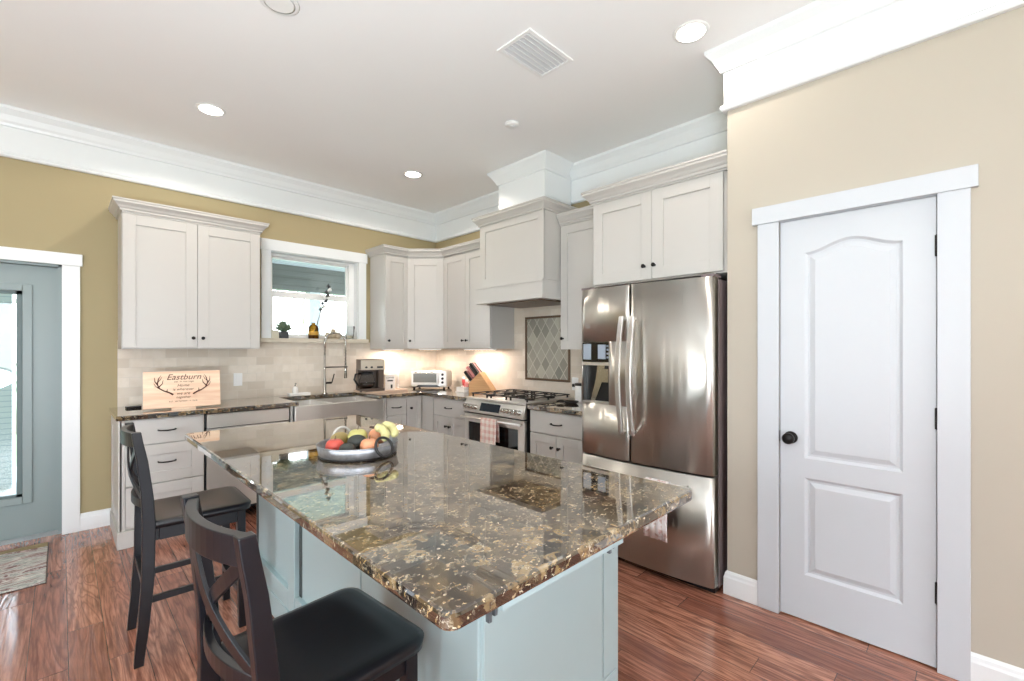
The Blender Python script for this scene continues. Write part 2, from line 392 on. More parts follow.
def tag(o, label, cat, group=None, kind=None):
    o['label'] = label; o['category'] = cat
    if group: o['group'] = group
    if kind: o['kind'] = kind
    return o
def thing(name, label, cat, loc=(0, 0, 0), rot=0.0, group=None):
    o = bpy.data.objects.new(name, None); C.objects.link(o); o.empty_display_size = 0.1
    o.location = loc; o.rotation_euler = (0, 0, rot); return tag(o, label, cat, group)
def struct(o): o['kind'] = 'structure'; return o
def copy_tree(o, parent=None):
    c = o.copy(); C.objects.link(c); c.parent = parent
    for ch in list(o.children): copy_tree(ch, c)
    return c
def text_mb(txt, size, T, depth=0.001, shear=0.0, mb=None, space=1.0):
    cu = bpy.data.curves.new('t', 'FONT'); cu.body = txt; cu.size = size; cu.extrude = depth; cu.align_x = 'CENTER'; cu.align_y = 'CENTER'
    cu.shear = shear; cu.space_character = space; cu.resolution_u = 3
    o = bpy.data.objects.new('t', cu); C.objects.link(o); dg = bpy.context.evaluated_depsgraph_get(); dg.update()
    me = bpy.data.meshes.new_from_object(o.evaluated_get(dg))
    mb = mb or MB(); mb.add([tuple(v.co) for v in me.vertices], [tuple(p.vertices) for p in me.polygons], False, T)
    bpy.data.objects.remove(o); bpy.data.curves.remove(cu); bpy.data.meshes.remove(me); return mb
FACE = Matrix.Rotation(pi/2, 4, 'X')          # text plane xy -> xz, facing -y
def rot2(a): return Matrix.Rotation(a, 4, 'Z')
RW2 = -pi/2                                  # frame of things on the range wall: local x runs away from the corner, local -y faces the room

H = 3.04
# ================================================================== THE SETTING
struct(MB().box(-7.1, 0.15, -9.1, 0.15, -0.1, 0).build('floor', 'floor'))
struct(MB().box(-7.1, 0.15, -9.1, 0.15, H, H+0.1).build('ceiling', 'ceiling'))
# sink wall (Y=0) with the window and patio door openings
WX0, WX1, WZ0, WZ1 = -1.925, -1.04, 1.475, 2.315
DX0, DX1, DZ = -4.26, -3.346, 1.992
w = MB()
w.box(-7.1, DX0, 0, 0.15, 0, H); w.box(DX0, DX1, 0, 0.15, DZ, H); w.box(DX1, WX0, 0, 0.15, 0, H)
w.box(WX0, WX1, 0, 0.15, 0, WZ0); w.box(WX0, WX1, 0, 0.15, WZ1, H); w.box(WX1, 0.15, 0, 0.15, 0, H)
struct(w.build('wall_sink', 'wall_tan'))
struct(MB().box(0, 0.15, -3.891, 0, 0, H).build('wall_range', 'wall_tan'))
PX, PY = -0.702, -3.771
PD0, PD1 = -4.031, -4.63
w = MB(); w.box(PX, PX+0.12, PD0, PY, 0, H); w.box(PX, PX+0.12, PD1, PD0, 2.035, H); w.box(PX, PX+0.12, -9.1, PD1, 0, H)
w.box(PX+0.12, 0, PY-0.12, PY, 0, H); w.box(0, 0.15, -9.1, PY-0.12, 0, H)
struct(w.build('wall_pantry', 'wall_beige'))
# rear and left walls with windows (living room side)
w = MB(); w.box(-7.1, -5.2, -9.1, -9.0, 0, H); w.box(-4.0, -2.9, -9.1, -9.0, 0, H); w.box(-1.7, PX, -9.1, -9.0, 0, H)
for x in (-5.2, -2.9): w.box(x, x+1.2, -9.1, -9.0, 0, 0.7); w.box(x, x+1.2, -9.1, -9.0, 2.3, H)
struct(w.build('wall_rear', 'wall_beige'))
w = MB(); w.box(-7.1, -7.0, -9.0, -5.8, 0, H); w.box(-7.1, -7.0, -4.8, -3.4, 0, H); w.box(-7.1, -7.0, -2.4, 0, 0, H)
for y in (-5.8, -3.4): w.box(-7.1, -7.0, y, y+1.0, 0, 0.7); w.box(-7.1, -7.0, y, y+1.0, 2.3, H)
struct(w.build('wall_left', 'wall_beige'))

# room cornice: bead, flat frieze and crown all round
corn = [(0, 2.705), (0.022, 2.705), (0.03, 2.715), (0.03, 2.73), (0.014, 2.742), (0.014, 2.915), (0.028, 2.92), (0.034, 2.935),
        (0.045, 2.95), (0.062, 2.985), (0.085, 3.01), (0.092, 3.018), (0.092, H-0.001), (0, H-0.001)]
struct(MB().sweep([(-7.0, -0.0005), (-0.0005, -0.0005), (-0.0005, PY+0.0005), (PX-0.0005, PY+0.0005), (PX-0.0005, -9.0)], corn).build('trim_1', 'trim'))
bprof = [(0, 0.001), (0.016, 0.001), (0.016, 0.095), (0.012, 0.105), (0.010, 0.118), (0.004, 0.128), (0, 0.13)]
struct(MB().sweep([(-3.249, -0.0005), (-3.066, -0.0005)], bprof).build('baseboard_sink', 'trim'))
b = MB().sweep([(PX+0.03, PY+0.0005), (PX-0.0005, PY+0.0005), (PX-0.0005, PD0+0.099)], bprof)
b.sweep([(PX-0.0005, PD1-0.099), (PX-0.0005, -9.0)], bprof)
struct(b.build('baseboard_pantry', 'trim'))

# ---- pantry door (local frame: x away from sink wall, -y into the room)
def panel_strip(mb, L1, y1, L2, y2):
    n = len(L1); vs = [(p[0], y1, p[1]) for p in L1]+[(p[0], y2, p[1]) for p in L2]
    mb.add(vs, [(i, (i+1) % n, n+(i+1) % n, n+i) for i in range(n)])
def arch_loop(x0, x1, z0, zs, za, n=16):
    pts = [(x0, z0), (x1, z0), (x1, zs)]
    for i in range(1, n):
        t = i/n; x = x1+(x0-x1)*t
        # a soft cathedral curve
        z = zs+(za-zs)*(0.5-0.5*cos(2*pi*t))
        pts.append((x, z))
    pts.append((x0, zs)); return pts
def inset(L, d):
    cx = sum(p[0] for p in L)/len(L); x0 = min(p[0] for p in L); x1 = max(p[0] for p in L); z0 = min(p[1] for p in L); z1 = max(p[1] for p in L)
    return [(x0+d+(p[0]-x0)*(x1-x0-2*d)/(x1-x0), z0+d+(p[1]-z0)*(z1-z0-2*d)/(z1-z0)) for p in L]
LOCW = lambda y: -y     # world Y on the range-wall side -> local x of a frame at y=0
def build_pantry_door():
    r = bpy.data.objects.new('door_1', None); C.objects.link(r); r.location = (PX, 0, 0); r.rotation_euler = (0, 0, RW2); struct(r)
    a, b = -PD0+0.003, -PD1-0.003            # 4.034 .. 4.627
    f = 0.004                                 # slab face just behind the wall plane
    u0, u1 = 4.142, 4.518
    mb = MB()
    mb.box(a, b, f+0.014, f+0.04, 0.008, 2.028)
    top = arch_loop(u0, u1, 0.822, 1.857, 1.908); low = arch_loop(u0, u1, 0.235, 0.725, 0.725, 4)
    for x0, x1, z0, z1 in ((a, u0, 0.008, 2.028), (u1, b, 0.008, 2.028), (u0, u1, 0.008, 0.235), (u0, u1, 0.725, 0.822)): mb.box(x0, x1, f, f+0.014, z0, z1)
    arc = [p for p in top[2:]]
    mb.prism([(u0, 2.028), (u1, 2.028)]+arc, f, f+0.014, 'y')
    for L in (top, low):
        L2 = inset(L, 0.012); L3 = inset(L, 0.022); L4 = inset(L, 0.045)
        panel_strip(mb, L, f, L2, f+0.011); panel_strip(mb, L2, f+0.011, L3, f+0.011); panel_strip(mb, L3, f+0.011, L4, f+0.002)
        n = len(L4); mb.add([(p[0], f+0.002, p[1]) for p in L4], [tuple(range(n))])
    mb.build('door_slab', 'door_white', r)
    k = MB(); T = Matrix.Translation((4.082, f, 0.92)) @ Matrix.Rotation(pi/2, 4, 'X')
    k.lathe([(0.031, 0), (0.031, 0.006), (0.012, 0.010), (0.011, 0.032), (0.022, 0.038), (0.028, 0.05), (0.027, 0.062), (0.018, 0.070), (0.001, 0.072)], T=T)
    o = k.build('door_knob', 'black', r); o['label'] = 'black bronze round knob'
    MB().box(4.026, 4.034, f-0.006, f+0.02, 0.895, 0.95).build('latch_plate', 'black', r)
    for z in (0.33, 1.075, 1.815):
        h = MB().tube([(4.632, -0.004, z-0.047), (4.632, -0.004, z+0.047)], 0.0065, 8); h.box(4.622, 4.634, -0.004, 0.004, z-0.045, z+0.045)
        h.build('hinge', 'black', r)
    return r
build_pantry_door()
def casing_side(mb, x0, x1, z1, th=0.020): mb.box(x0, x1, -th, -0.0003, 0.001, z1)
mb = MB(); casing_side(mb, 3.931, 4.031, 2.033); casing_side(mb, 4.63, 4.73, 2.033); mb.box(3.906, 4.752, -0.028, -0.0003, 2.033, 2.122)
mb.box(4.026, 4.031, -0.0003, 0.1, 0.001, 2.033)
mb.box(4.031, 4.63, 0.0003, 0.1, 2.0305, 2.0345)
struct(mb.build('trim_2', 'door_white', loc=(PX, 0, 0), rot=RW2, bev=0.002))

# ---- patio door in the sink wall
def build_patio_door():
    r = bpy.data.objects.new('door_2', None); C.objects.link(r); struct(r)
    yf = 0.045; gx0, gx1, gz0, gz1 = -4.06, -3.546, 0.315, 1.785
    mb = MB()
    mb.box(gx1+0.0, DX1-0.0201, yf, yf+0.045, 0.03, 1.972); mb.box(DX0+0.022, gx0, yf, yf+0.045, 0.03, 1.972)
    mb.box(gx0, gx1, yf, yf+0.045, 0.03, gz0); mb.box(gx0, gx1, yf, yf+0.045, gz1, 1.972)
    mb.build('door_slab', 'patio', r)
    fr = MB()                              # raised lite frame
    for x0, x1, z0, z1 in ((gx0-0.05, gx0, gz0-0.05, gz1+0.05), (gx1, gx1+0.05, gz0-0.05, gz1+0.05), (gx0, gx1, gz0-0.05, gz0), (gx0, gx1, gz1, gz1+0.05)):
        fr.box(x0, x1, yf-0.014, yf, z0, z1)
    fr.build('glass_frame', 'patio', r, bev=0.004)
    g = MB()
    for x0, x1, z0, z1 in ((gx0, gx0+0.025, gz0, gz1), (gx1-0.03, gx1, gz0, gz1), (gx0, gx1, gz0, gz0+0.02), (gx0, gx1, gz1-0.025, gz1)):
        g.box(x0, x1, yf+0.006, yf+0.03, z0, z1)
    g.build('gasket', plain('grey_gasket', lin(96, 112, 112), 0.5), r)
    MB().box(gx0, gx1, yf+0.018, yf+0.022, gz0, gz1).build('pane', 'glass', r)
    MB().box(DX0, DX1, 0.03, 0.13, 0.0005, 0.03).build('threshold', plain('aluminium_threshold', lin(150, 156, 156), 0.4, 0.6), r)
    j = MB().box(DX1-0.034, DX1-0.02, 0.091, 0.14, 0.03, DZ).box(DX1-0.02, DX1, 0.0, 0.14, 0.03, DZ).box(DX0, DX0+0.02, 0.0, 0.14, 0.03, DZ).box(DX0, DX1, 0.0, 0.14, 1.974, DZ)
    j.build('jamb', 'patio', r)
build_patio_door()
mb = MB(); mb.box(DX1, -3.249, -0.02, -0.0003, 0.001, 1.992); mb.box(DX0-0.097, DX0, -0.02, -0.0003, 0.001, 1.992); mb.box(DX0-0.11, -3.236, -0.026, -0.0003, 1.992, 2.079)
struct(mb.build('trim_3', 'trim', bev=0.002))

# ---- window over the sink
def build_window():
    r = bpy.data.objects.new('window_1', None); C.objects.link(r); struct(r)
    f = MB()
    for x0, x1, z0, z1 in ((WX0, WX0+0.03, WZ0, WZ1), (WX1-0.065, WX1, WZ0, WZ1), (WX0+0.03, WX1-0.065, WZ0, WZ0+0.02), (WX0+0.03, WX1-0.065, WZ1-0.03, WZ1)): f.box(x0, x1, 0.085, 0.14, z0, z1)
    f.build('window_frame', 'white', r, bev=0.002)
    a, b = WX0+0.03, WX1-0.065
    s = MB()
    for y0, z0, z1 in ((0.09, 1.495, 1.945), (0.115, 1.885, 2.285)):
        for x0, x1, c0, c1 in ((a, a+0.02, z0, z1), (b-0.02, b, z0, z1), (a+0.02, b-0.02, z0, z0+0.025), (a+0.02, b-0.02, z1-(0.06 if y0 < 0.1 else 0.02), z1)): s.box(x0, x1, y0, y0+0.022, c0, c1)
    s.build('sash', 'white', r, bev=0.002)
    for y0, z0, z1 in ((0.1, 1.515, 1.89), (0.125, 1.9, 2.27)): MB().box(a+0.02, b-0.02, y0, y0+0.003, z0, z1).build('pane', 'glass', r)
    j = MB().box(WX0, WX0+0.006, 0, 0.085, WZ0, WZ1).box(WX1-0.006, WX1, 0, 0.085, WZ0, WZ1).box(WX0+0.006, WX1-0.006, 0, 0.085, WZ1-0.006, WZ1)
    j.build('jamb', 'trim', r)
build_window()
mb = MB(); mb.box(-2.01, WX0, -0.02, -0.0003, WZ0, WZ1+0.015); mb.box(WX1, -0.952, -0.02, -0.0003, WZ0, WZ1+0.015)
mb.box(-2.02, -0.94, -0.026, -0.0003, WZ1, 2.42)
struct(mb.build('trim_4', 'trim', bev=0.002))
struct(MB().box(-2.03, -0.935, -0.045, 0.084, 1.432, 1.474).build('trim_5', wood('sill_stone', lin(196, 186, 166), lin(220, 212, 196), (4, 10, 10)), bev=0.004))

# ---- backsplash
bs = MB().box(-3.036, WX0, -0.012, -0.0003, 0.914, 1.44).box(WX0, WX1, -0.012, -0.0003, 0.914, 1.44).box(WX1, -0.012, -0.012, -0.0003, 0.914, 1.44)
struct(bs.build('trim_6', 'tile'))
struct(MB().box(0.0, 2.79, -0.012, -0.0003, 0.914, 1.83).build('trim_7', 'tile', rot=RW2))

# ================================================================== CABINETS
def shaker(mb, x0, x1, z0, z1, yf, rail=0.075, th=0.02, rec=0.009):
    """shaker door front: frame face at yf, thickness toward +y"""
    yb = yf+th
    mb.box(x0, x0+rail, yf, yb, z0, z1); mb.box(x1-rail, x1, yf, yb, z0, z1)
    mb.box(x0+rail, x1-rail, yf, yb, z0, z0+rail); mb.box(x0+rail, x1-rail, yf, yb, z1-rail, z1)
    mb.box(x0+rail, x1-rail, yf+rec, yb, z0+rail, z1-rail)
def knob(x, z, yf, parent):
    T = Matrix.Translation((x, yf, z)) @ Matrix.Rotation(pi/2, 4, 'X')
    MB().lathe([(0.008, 0), (0.006, 0.004), (0.005, 0.014), (0.011, 0.018), (0.0135, 0.023), (0.0125, 0.028), (0.006, 0.031), (0.0005, 0.0315)], T=T, n=16).build('knob', 'black', parent)
def handle(x, z, yf, parent, w=0.10):
    p = [(x-w/2, yf, z), (x-w/2, yf-0.018, z-0.001), (x-w/2+0.012, yf-0.026, z-0.002), (x, yf-0.031, z-0.004), (x+w/2-0.012, yf-0.026, z-0.002), (x+w/2, yf-0.018, z-0.001), (x+w/2, yf, z)]
    MB().tube(p, [0.006, 0.0045, 0.0045, 0.0055, 0.0045, 0.0045, 0.006], 8).build('handle', 'black', parent)
def add_door(r, x0, x1, z0, z1, yf, kx=None, kz=None, rail=0.075, mat='cab'):
    mb = MB(); shaker(mb, x0, x1, z0, z1, yf, rail); d = mb.build('door', mat, r, bev=0.0015)
    if kx is not None: knob(kx, kz, yf, d)
    return d
def add_drawer(r, x0, x1, z0, z1, yf, hx=None, hz=None, flat=True, rail=0.055, mat='cab'):
    mb = MB()
    if flat: mb.box(x0, x1, yf, yf+0.02, z0, z1)
    else: shaker(mb, x0, x1, z0, z1, yf, rail)
    d = mb.build('drawer', mat, r, bev=0.0015)
    if hx is None: hx = (x0+x1)/2
    handle(hx, hz if hz else (z0+z1)/2, yf, d)
    return d
crown_prof = [(0, 0), (0.012, 0), (0.014, 0.014), (0.022, 0.02), (0.03, 0.034), (0.045, 0.048), (0.05, 0.052), (0.05, 0.066), (0.056, 0.07), (0.056, 0.08), (0, 0.08)]
def crown(mb, path, z): mb.sweep(path, [(o, z+h) for o, h in crown_prof])
UZ0, UZ1 = 1.371, 2.392

# upper cabinet left of the window (local x from its left side, y=0 at wall)
t = thing('wall_cabinet', 'white two-door wall cabinet between the patio door and the window', 'cabinet', (-3.035, 0, UZ0))
w0 = 0.922
MB().box(0, w0, -0.33, -0.013, 0, 1.04).build('body', 'cab', t)
add_door(t, 0.004, 0.461, 0.010, 1.0, -0.351, 0.432, 0.087)
add_door(t, 0.464, w0-0.004, 0.010, 1.0, -0.351, 0.497, 0.087)
mb = MB(); crown(mb, [(0, -0.0005), (0, -0.352), (w0, -0.352), (w0, -0.0005)], 1.018); mb.box(0, w0, -0.352, -0.33, 1.002, 1.03)
mb.build('crown_molding', 'cab', t)

# upper corner run
t = thing('wall_cabinet', 'narrow white single-door wall cabinet right of the window', 'cabinet', (-0.902, 0, UZ0))
MB().box(0, 0.282, -0.33, -0.013, 0, 1.04).build('body', 'cab', t)
add_door(t, 0.004, 0.279, 0.008, 1.0, -0.351, 0.032, 0.087, 0.06)
t = thing('wall_cabinet', 'white diagonal wall cabinet across the kitchen corner', 'cabinet', (0, 0, UZ0))
MB().prism([(-0.013, -0.013), (-0.62, -0.013), (-0.62, -0.335), (-0.335, -0.62), (-0.013, -0.62)], 0, 1.04).build('body', 'cab', t)
q = sqrt(2)*0.285; dd = bpy.data.objects
def diag(mb): return mb
T45 = Matrix.Translation((-0.62, -0.335, 0)) @ rot2(-pi/4)
mb = MB(); shaker(mb, 0.004, q-0.004, 0.008, 1.0, -0.021); mb.v = [tuple(T45 @ Vector(p)) for p in mb.v]; d = mb.build('door', 'cab', t, bev=0.0015)
mb = MB(); mb.lathe([(0.008, 0), (0.005, 0.014), (0.011, 0.018), (0.0135, 0.023), (0.0125, 0.028), (0.0005, 0.0315)], T=T45 @ Matrix.Translation((0.035, -0.021, 0.087)) @ Matrix.Rotation(pi/2, 4, 'X'), n=16); mb.build('knob', 'black', d)
t = thing('wall_cabinet', 'white two-door wall cabinet between the corner and the range hood', 'cabinet', (0, -0.625, UZ0), RW2)
w0 = 0.775
MB().box(0, w0, -0.33, -0.013, 0, 1.04).build('body', 'cab', t)
add_door(t, 0.006, 0.386, 0.008, 1.0, -0.351, 0.355, 0.087, 0.065)
add_door(t, 0.389, w0-0.004, 0.008, 1.0, -0.351, 0.42, 0.087, 0.065)
mb = MB(); crown(mb, [(-0.902, -0.0005), (-0.902, -0.352), (-0.627, -0.352), (-0.352, -0.627), (-0.352, -1.400), (-0.0005, -1.400)], UZ0+1.018)
tag(mb.build('crown_molding', 'cab'), 'white crown moulding running along the corner wall cabinets', 'molding')

# hood
t = thing('range_hood', 'white panelled wooden hood over the range, chimney up to the ceiling', 'range hood', (0, 0, 1.787), RW2)
h0, h1 = 1.483, 2.283
mb = MB(); mb.box(h0+0.005, h1-0.004, -0.545, -0.013, 0.16, 0.74)
mb.build('body', 'cab', t)
mb = MB(); shaker(mb, h0+0.004, h1-0.004, 0.16, 0.735, -0.558, 0.07, 0.02, 0.008); mb.build('front_panel', 'cab', t, bev=0.001)
mb = MB(); mb.box(h0-0.012, h1+0.008, -0.585, -0.352, 0.012, 0.145); mb.box(h0+0.0, h1-0.002, -0.352, -0.013, 0.012, 0.145)
mb.box(h0-0.018, h1+0.012, -0.595, -0.353, 0.0, 0.018); mb.box(h0-0.014, h1+0.012, -0.592, -0.353, 0.14, 0.155)
mb.build('skirt', 'cab', t)
mb = MB(); mb.box(h0+0.06, h1-0.06, -0.52, -0.06, -0.008, 0.006); mb.build('grille', 'bronze', t)
mb = MB(); crown(mb, [(h0+0.004, -0.0135), (h0+0.004, -0.56), (h1-0.004, -0.56), (h1-0.004, -0.0135)], 0.728); mb.build('crown_molding', 'cab', t)
mb = MB(); mb.box(1.575, 2.155, -0.40, -0.032, 0.80, 1.251); mb.build('chimney', 'trim', t)
mb = MB(); mb.sweep([(1.575, -0.096), (1.575, -0.40), (2.155, -0.40), (2.155, -0.096)], [(0, 1.13), (0.012, 1.135), (0.016, 1.15), (0.05, 1.205), (0.075, 1.235), (0.08, 1.2515), (0, 1.2515)]); mb.build('chimney_crown', 'trim', t)

# tall upper right of the hood
t = thing('wall_cabinet', 'white wall cabinet squeezed between the range hood and the refrigerator cabinet', 'cabinet', (0, -2.287, UZ0), RW2)
w0 = 0.53
MB().box(0, w0, -0.33, -0.013, 0, 1.07).build('body', 'cab', t)
add_door(t, 0.004, w0-0.004, -0.004, 1.035, -0.351, 0.03, 0.087, 0.07)
mb = MB(); crown(mb, [(0.0, -0.352), (w0, -0.352)], 1.05); mb.box(0, w0, -0.352, -0.33, 1.038, 1.06); mb.build('crown_molding', 'cab', t)

# cabinet over the refrigerator
t = thing('wall_cabinet', 'white two-door cabinet above the stainless refrigerator', 'cabinet', (0, -2.82, 1.815), RW2)
w0 = 0.944
MB().box(0, w0, -0.63, -0.013, 0, 0.60).build('body', 'cab', t)
add_door(t, 0.012, 0.463, 0.01, 0.583, -0.651, 0.414, 0.096)
add_door(t, 0.466, 0.908, 0.01, 0.583, -0.651, 0.485, 0.096)
mb = MB(); crown(mb, [(0, -0.0135), (0, -0.652), (w0+0.004, -0.652)], 0.597); mb.box(0, w0, -0.652, -0.63, 0.585, 0.61); mb.build('crown_molding', 'cab', t)

# ---- base cabinets on the sink wall
BF = -0.612; DF = -0.631           # carcase front, door face
def base(label, x0, x1, rot=0.0, body=True):
    t = thing('base_cabinet', label, 'cabinet', (x0, 0, 0) if rot == 0 else (0, -x0, 0), rot)
    ww = x1-x0; mb = MB(); mb.box(0, ww, BF, -0.013, 0.10, 0.877); mb.box(0, ww, BF+0.06, -0.013, 0.001, 0.10); mb.build('body', 'cab', t); return t, ww
t, ww = base('white three-drawer base cabinet at the patio door end', -3.056, -2.578)
e = MB(); e.box(-0.012, 0, -0.632, -0.013, 0.001, 0.877); e.box(-0.018, 0, -0.632, -0.56, 0.12, 0.877); e.box(-0.018, 0, -0.10, -0.013, 0.12, 0.877); e.box(-0.018, 0, -0.56, -0.10, 0.80, 0.877)
e.sweep([(0.06, -0.632), (-0.012, -0.632), (-0.012, -0.018)][::-1], [(-o, z) for o, z in bprof][::1]) if False else None
e.box(0, 0.018, -0.631, -0.6125, 0.116, 0.877); e.box(-0.026, 0.065, -0.647, -0.018, 0.001, 0.115); e.build('end_panel', 'cab', t, bev=0.002)
add_drawer(t, 0.02, ww-0.006, 0.698, 0.872, DF, 0.249, 0.789)
add_drawer(t, 0.02, ww-0.006, 0.417, 0.690, DF, 0.249, 0.562, flat=False, rail=0.075)
add_drawer(t, 0.02, ww-0.006, 0.125, 0.409, DF, 0.249, 0.27, flat=False, rail=0.075)

t = thing('dishwasher', 'stainless steel dishwasher left of the farmhouse sink', 'dishwasher', (-2.572, 0, 0))
MB().box(0.002, 0.608, -0.60, -0.02, 0.09, 0.872).build('body', 'darkgap', t)
MB().box(0.008, 0.602, -0.632, -0.60, 0.115, 0.755).build('door', 'steelh', t, bev=0.003)
MB().box(0.008, 0.602, -0.634, -0.60, 0.763, 0.868).build('control_panel', 'steelh', t, bev=0.003)
MB().tube([(0.06, -0.634, 0.72), (0.06, -0.665, 0.72), (0.55, -0.665, 0.72), (0.55, -0.634, 0.72)], 0.009, 8).build('handle', 'steelh', t)

t = thing('base_cabinet', 'white base cabinet under the farmhouse sink', 'cabinet', (-1.958, 0, 0))
MB().box(0, 0.908, BF, -0.013, 0.10, 0.61).box(0, 0.02, BF-0.019, -0.013, 0.61, 0.877).box(0.868, 0.908, BF-0.019, -0.013, 0.61, 0.877).box(0, 0.908, BF+0.06, -0.013, 0.001, 0.1).build('body', 'cab', t)
add_door(t, 0.006, 0.452, 0.12, 0.605, DF, 0.41, 0.55); add_door(t, 0.456, 0.902, 0.12, 0.605, DF, 0.498, 0.55)

t, ww = base('narrow white drawer and door base cabinet right of the sink', -1.047, -0.818)
add_drawer(t, 0.003, ww-0.003, 0.70, 0.870, DF, 0.11, 0.778, mat='cab')
add_door(t, 0.003, ww-0.003, 0.12, 0.692, DF, 0.03, 0.63, 0.055)
t, ww = base('white corner base cabinet with a single tall door', -0.816, -0.62)
mb = MB(); shaker(mb, 0.003, ww-0.02, 0.12, 0.870, DF, 0.05); d = mb.build('door', 'cab', t, bev=0.0015); knob(0.045, 0.755, DF, d)

t, ww = base('white base cabinet with one drawer and two doors left of the range', 0.62, 1.355, RW2)
MB().box(0.014, 0.21, DF, BF, 0.10, 0.877).build('filler_panel', 'cab', t)
add_drawer(t, 0.222, ww-0.004, 0.70, 0.870, DF, 0.48, 0.785)
add_door(t, 0.222, 0.474, 0.12, 0.692, DF, 0.448, 0.60, 0.06)
add_door(t, 0.478, ww-0.004, 0.12, 0.692, DF, 0.505, 0.60, 0.06)
t, ww = base('white base cabinet with one drawer and two doors beside the refrigerator', 2.192, 2.785, RW2)
add_drawer(t, 0.006, ww-0.03, 0.70, 0.870, DF, 0.285, 0.785)
add_door(t, 0.006, 0.278, 0.12, 0.692, DF, 0.245, 0.60, 0.065)
add_door(t, 0.282, ww-0.03, 0.12, 0.692, DF, 0.315, 0.60, 0.065)

# ---- counters
def slab(mb, poly, z0, z1, r=0.006):
    """polygon slab with eased top and bottom edges"""
    P = [Vector(p) for p in poly]; n = len(P)
    area = sum(P[i].x*P[(i+1) % n].y-P[(i+1) % n].x*P[i].y for i in range(n))
    if area < 0: P.reverse()
    def off(d):
        out = []
        for i in range(n):
            d1 = (P[i]-P[i-1]).normalized(); d2 = (P[(i+1) % n]-P[i]).normalized(); n1 = Vector((-d1.y, d1.x)); n2 = Vector((-d2.y, d2.x)); mm = (n1+n2)
            mm = mm.normalized() if mm.length > 1e-6 else n1; out.append(P[i]+mm*d/max(0.3, mm.dot(n1)))
        return out
    lv = [(r, z0), (r*0.3, z0+r*0.3), (0, z0+r), (0, z1-r), (r*0.3, z1-r*0.3), (r, z1)]
    vs = []
    for d, z in lv: vs += [(p.x, p.y, z) for p in off(d)]
    m = len(lv); fs = [(i*n+k, i*n+(k+1) % n, (i+1)*n+(k+1) % n, (i+1)*n+k) for i in range(m-1) for k in range(n)]
    mb.add(vs, fs, False); b = len(mb.v)-len(vs); mb.f += [tuple(b+k for k in range(n))[::-1], tuple(b+(m-1)*n+k for k in range(n))]; mb.sm += [False]*2
CF = -0.657
mb = MB()
slab(mb, [(-3.088, -0.014), (-3.088, CF), (-1.90, CF), (-1.90, -0.555), (-1.90, -0.165), (-1.14, -0.165), (-1.14, CF), (-0.66, CF), (CF, -0.66), (CF, -1.383), (-0.014, -1.383), (-0.014, -0.014)], 0.879, 0.914)
tag(mb.build('countertop', 'granite'), 'dark granite countertop along the sink wall and round to the range', 'countertop')
mb = MB(); slab(mb, [(-0.014, -2.19), (CF, -2.19), (CF, -2.785), (-0.014, -2.785)], 0.879, 0.914)
tag(mb.build('countertop', 'granite'), 'short dark granite countertop between the range and the refrigerator', 'countertop')

# ---- farmhouse sink
t = thing('sink', 'stainless steel double farmhouse sink with a deep apron front', 'sink', (-1.52, 0, 0))
x0, x1 = -0.415, 0.425
s = MB()
s.box(x0, x1, -0.668, -0.648, 0.615, 0.876)
s.build('apron', 'steelh', t, bev=0.006)
s = MB()
for a, b in ((x0+0.04, -0.095), (-0.06, x1-0.05)):
    s.box(a, a+0.004, -0.63, -0.17, 0.66, 0.872); s.box(b-0.004, b, -0.63, -0.17, 0.66, 0.872); s.box(a, b, -0.175, -0.17, 0.66, 0.872); s.box(a, b, -0.634, -0.63, 0.66, 0.872); s.box(a, b, -0.63, -0.17, 0.656, 0.66)
    s.lathe([(0.04, 0), (0.042, 0.003), (0.02, 0.004)], (a+b)/2, -0.4, 0.66, 20)
s.box(x0, x1, -0.648, -0.634, 0.868, 0.876); s.box(-0.095, -0.06, -0.634, -0.17, 0.868, 0.874); s.box(x0+0.036, x0+0.04, -0.648, -0.17, 0.868, 0.875); s.box(x1-0.05, x1-0.046, -0.648, -0.17, 0.868, 0.875)
s.build('basin', 'steelh', t)

# faucet
t = thing('faucet', 'tall brushed nickel spring faucet behind the sink', 'faucet', (-1.448, -0.105, 0.914))
MB().lathe([(0.028, 0), (0.028, 0.006), (0.016, 0.012), (0.014, 0.15), (0.011, 0.155), (0.010, 0.40)], n=16).build('stem', 'chrome', t)
D = Vector((0.205, -0.03, 0)); L = D.length; u = D.normalized()
arc = [(0, 0, 0.40), (0, 0, 0.52)] + [tuple(u*(L/2-L/2*cos(a))+Vector((0, 0, 0.52+0.10*sin(a)))) for a in [pi*i/12 for i in range(1, 12)]] + [tuple(D+Vector((0, 0, 0.52))), tuple(D+Vector((0, 0, 0.27)))]
MB().tube(arc, 0.008, 10).build('spout_hose', 'chrome', t)
mb = MB()
tot = []
fine = []
for i in range(len(arc)-1):
    a, b = Vector(arc[i]), Vector(arc[i+1]); k = max(1, int((b-a).length/0.003)); fine += [a.lerp(b, j/k) for j in range(k)]
coil = []
for i, p in enumerate(fine):
    d = (fine[min(i+1, len(fine)-1)]-fine[max(i-1, 0)]).normalized(); e1 = d.cross(Vector((u.y, -u.x, 0.001))).normalized(); e2 = d.cross(e1); a = i*1.9
    coil.append(tuple(p+(e1*cos(a)+e2*sin(a))*0.011))
mb.tube(coil, 0.0022, 4); mb.build('spring', 'chrome', t)
MB().tube([tuple(D+Vector((0, 0, 0.29))), tuple(D+Vector((0, 0, 0.24))), tuple(D+Vector((0, 0, 0.15)))], [0.011, 0.014, 0.017], 12).build('spray_head', 'chrome', t)
MB().tube([(0, 0, 0.268), tuple(D+Vector((0, 0, 0.268)))], 0.006, 8).torus((D.x, D.y, 0.268), 0.018, 0.005).build('docking_arm', 'black', t)
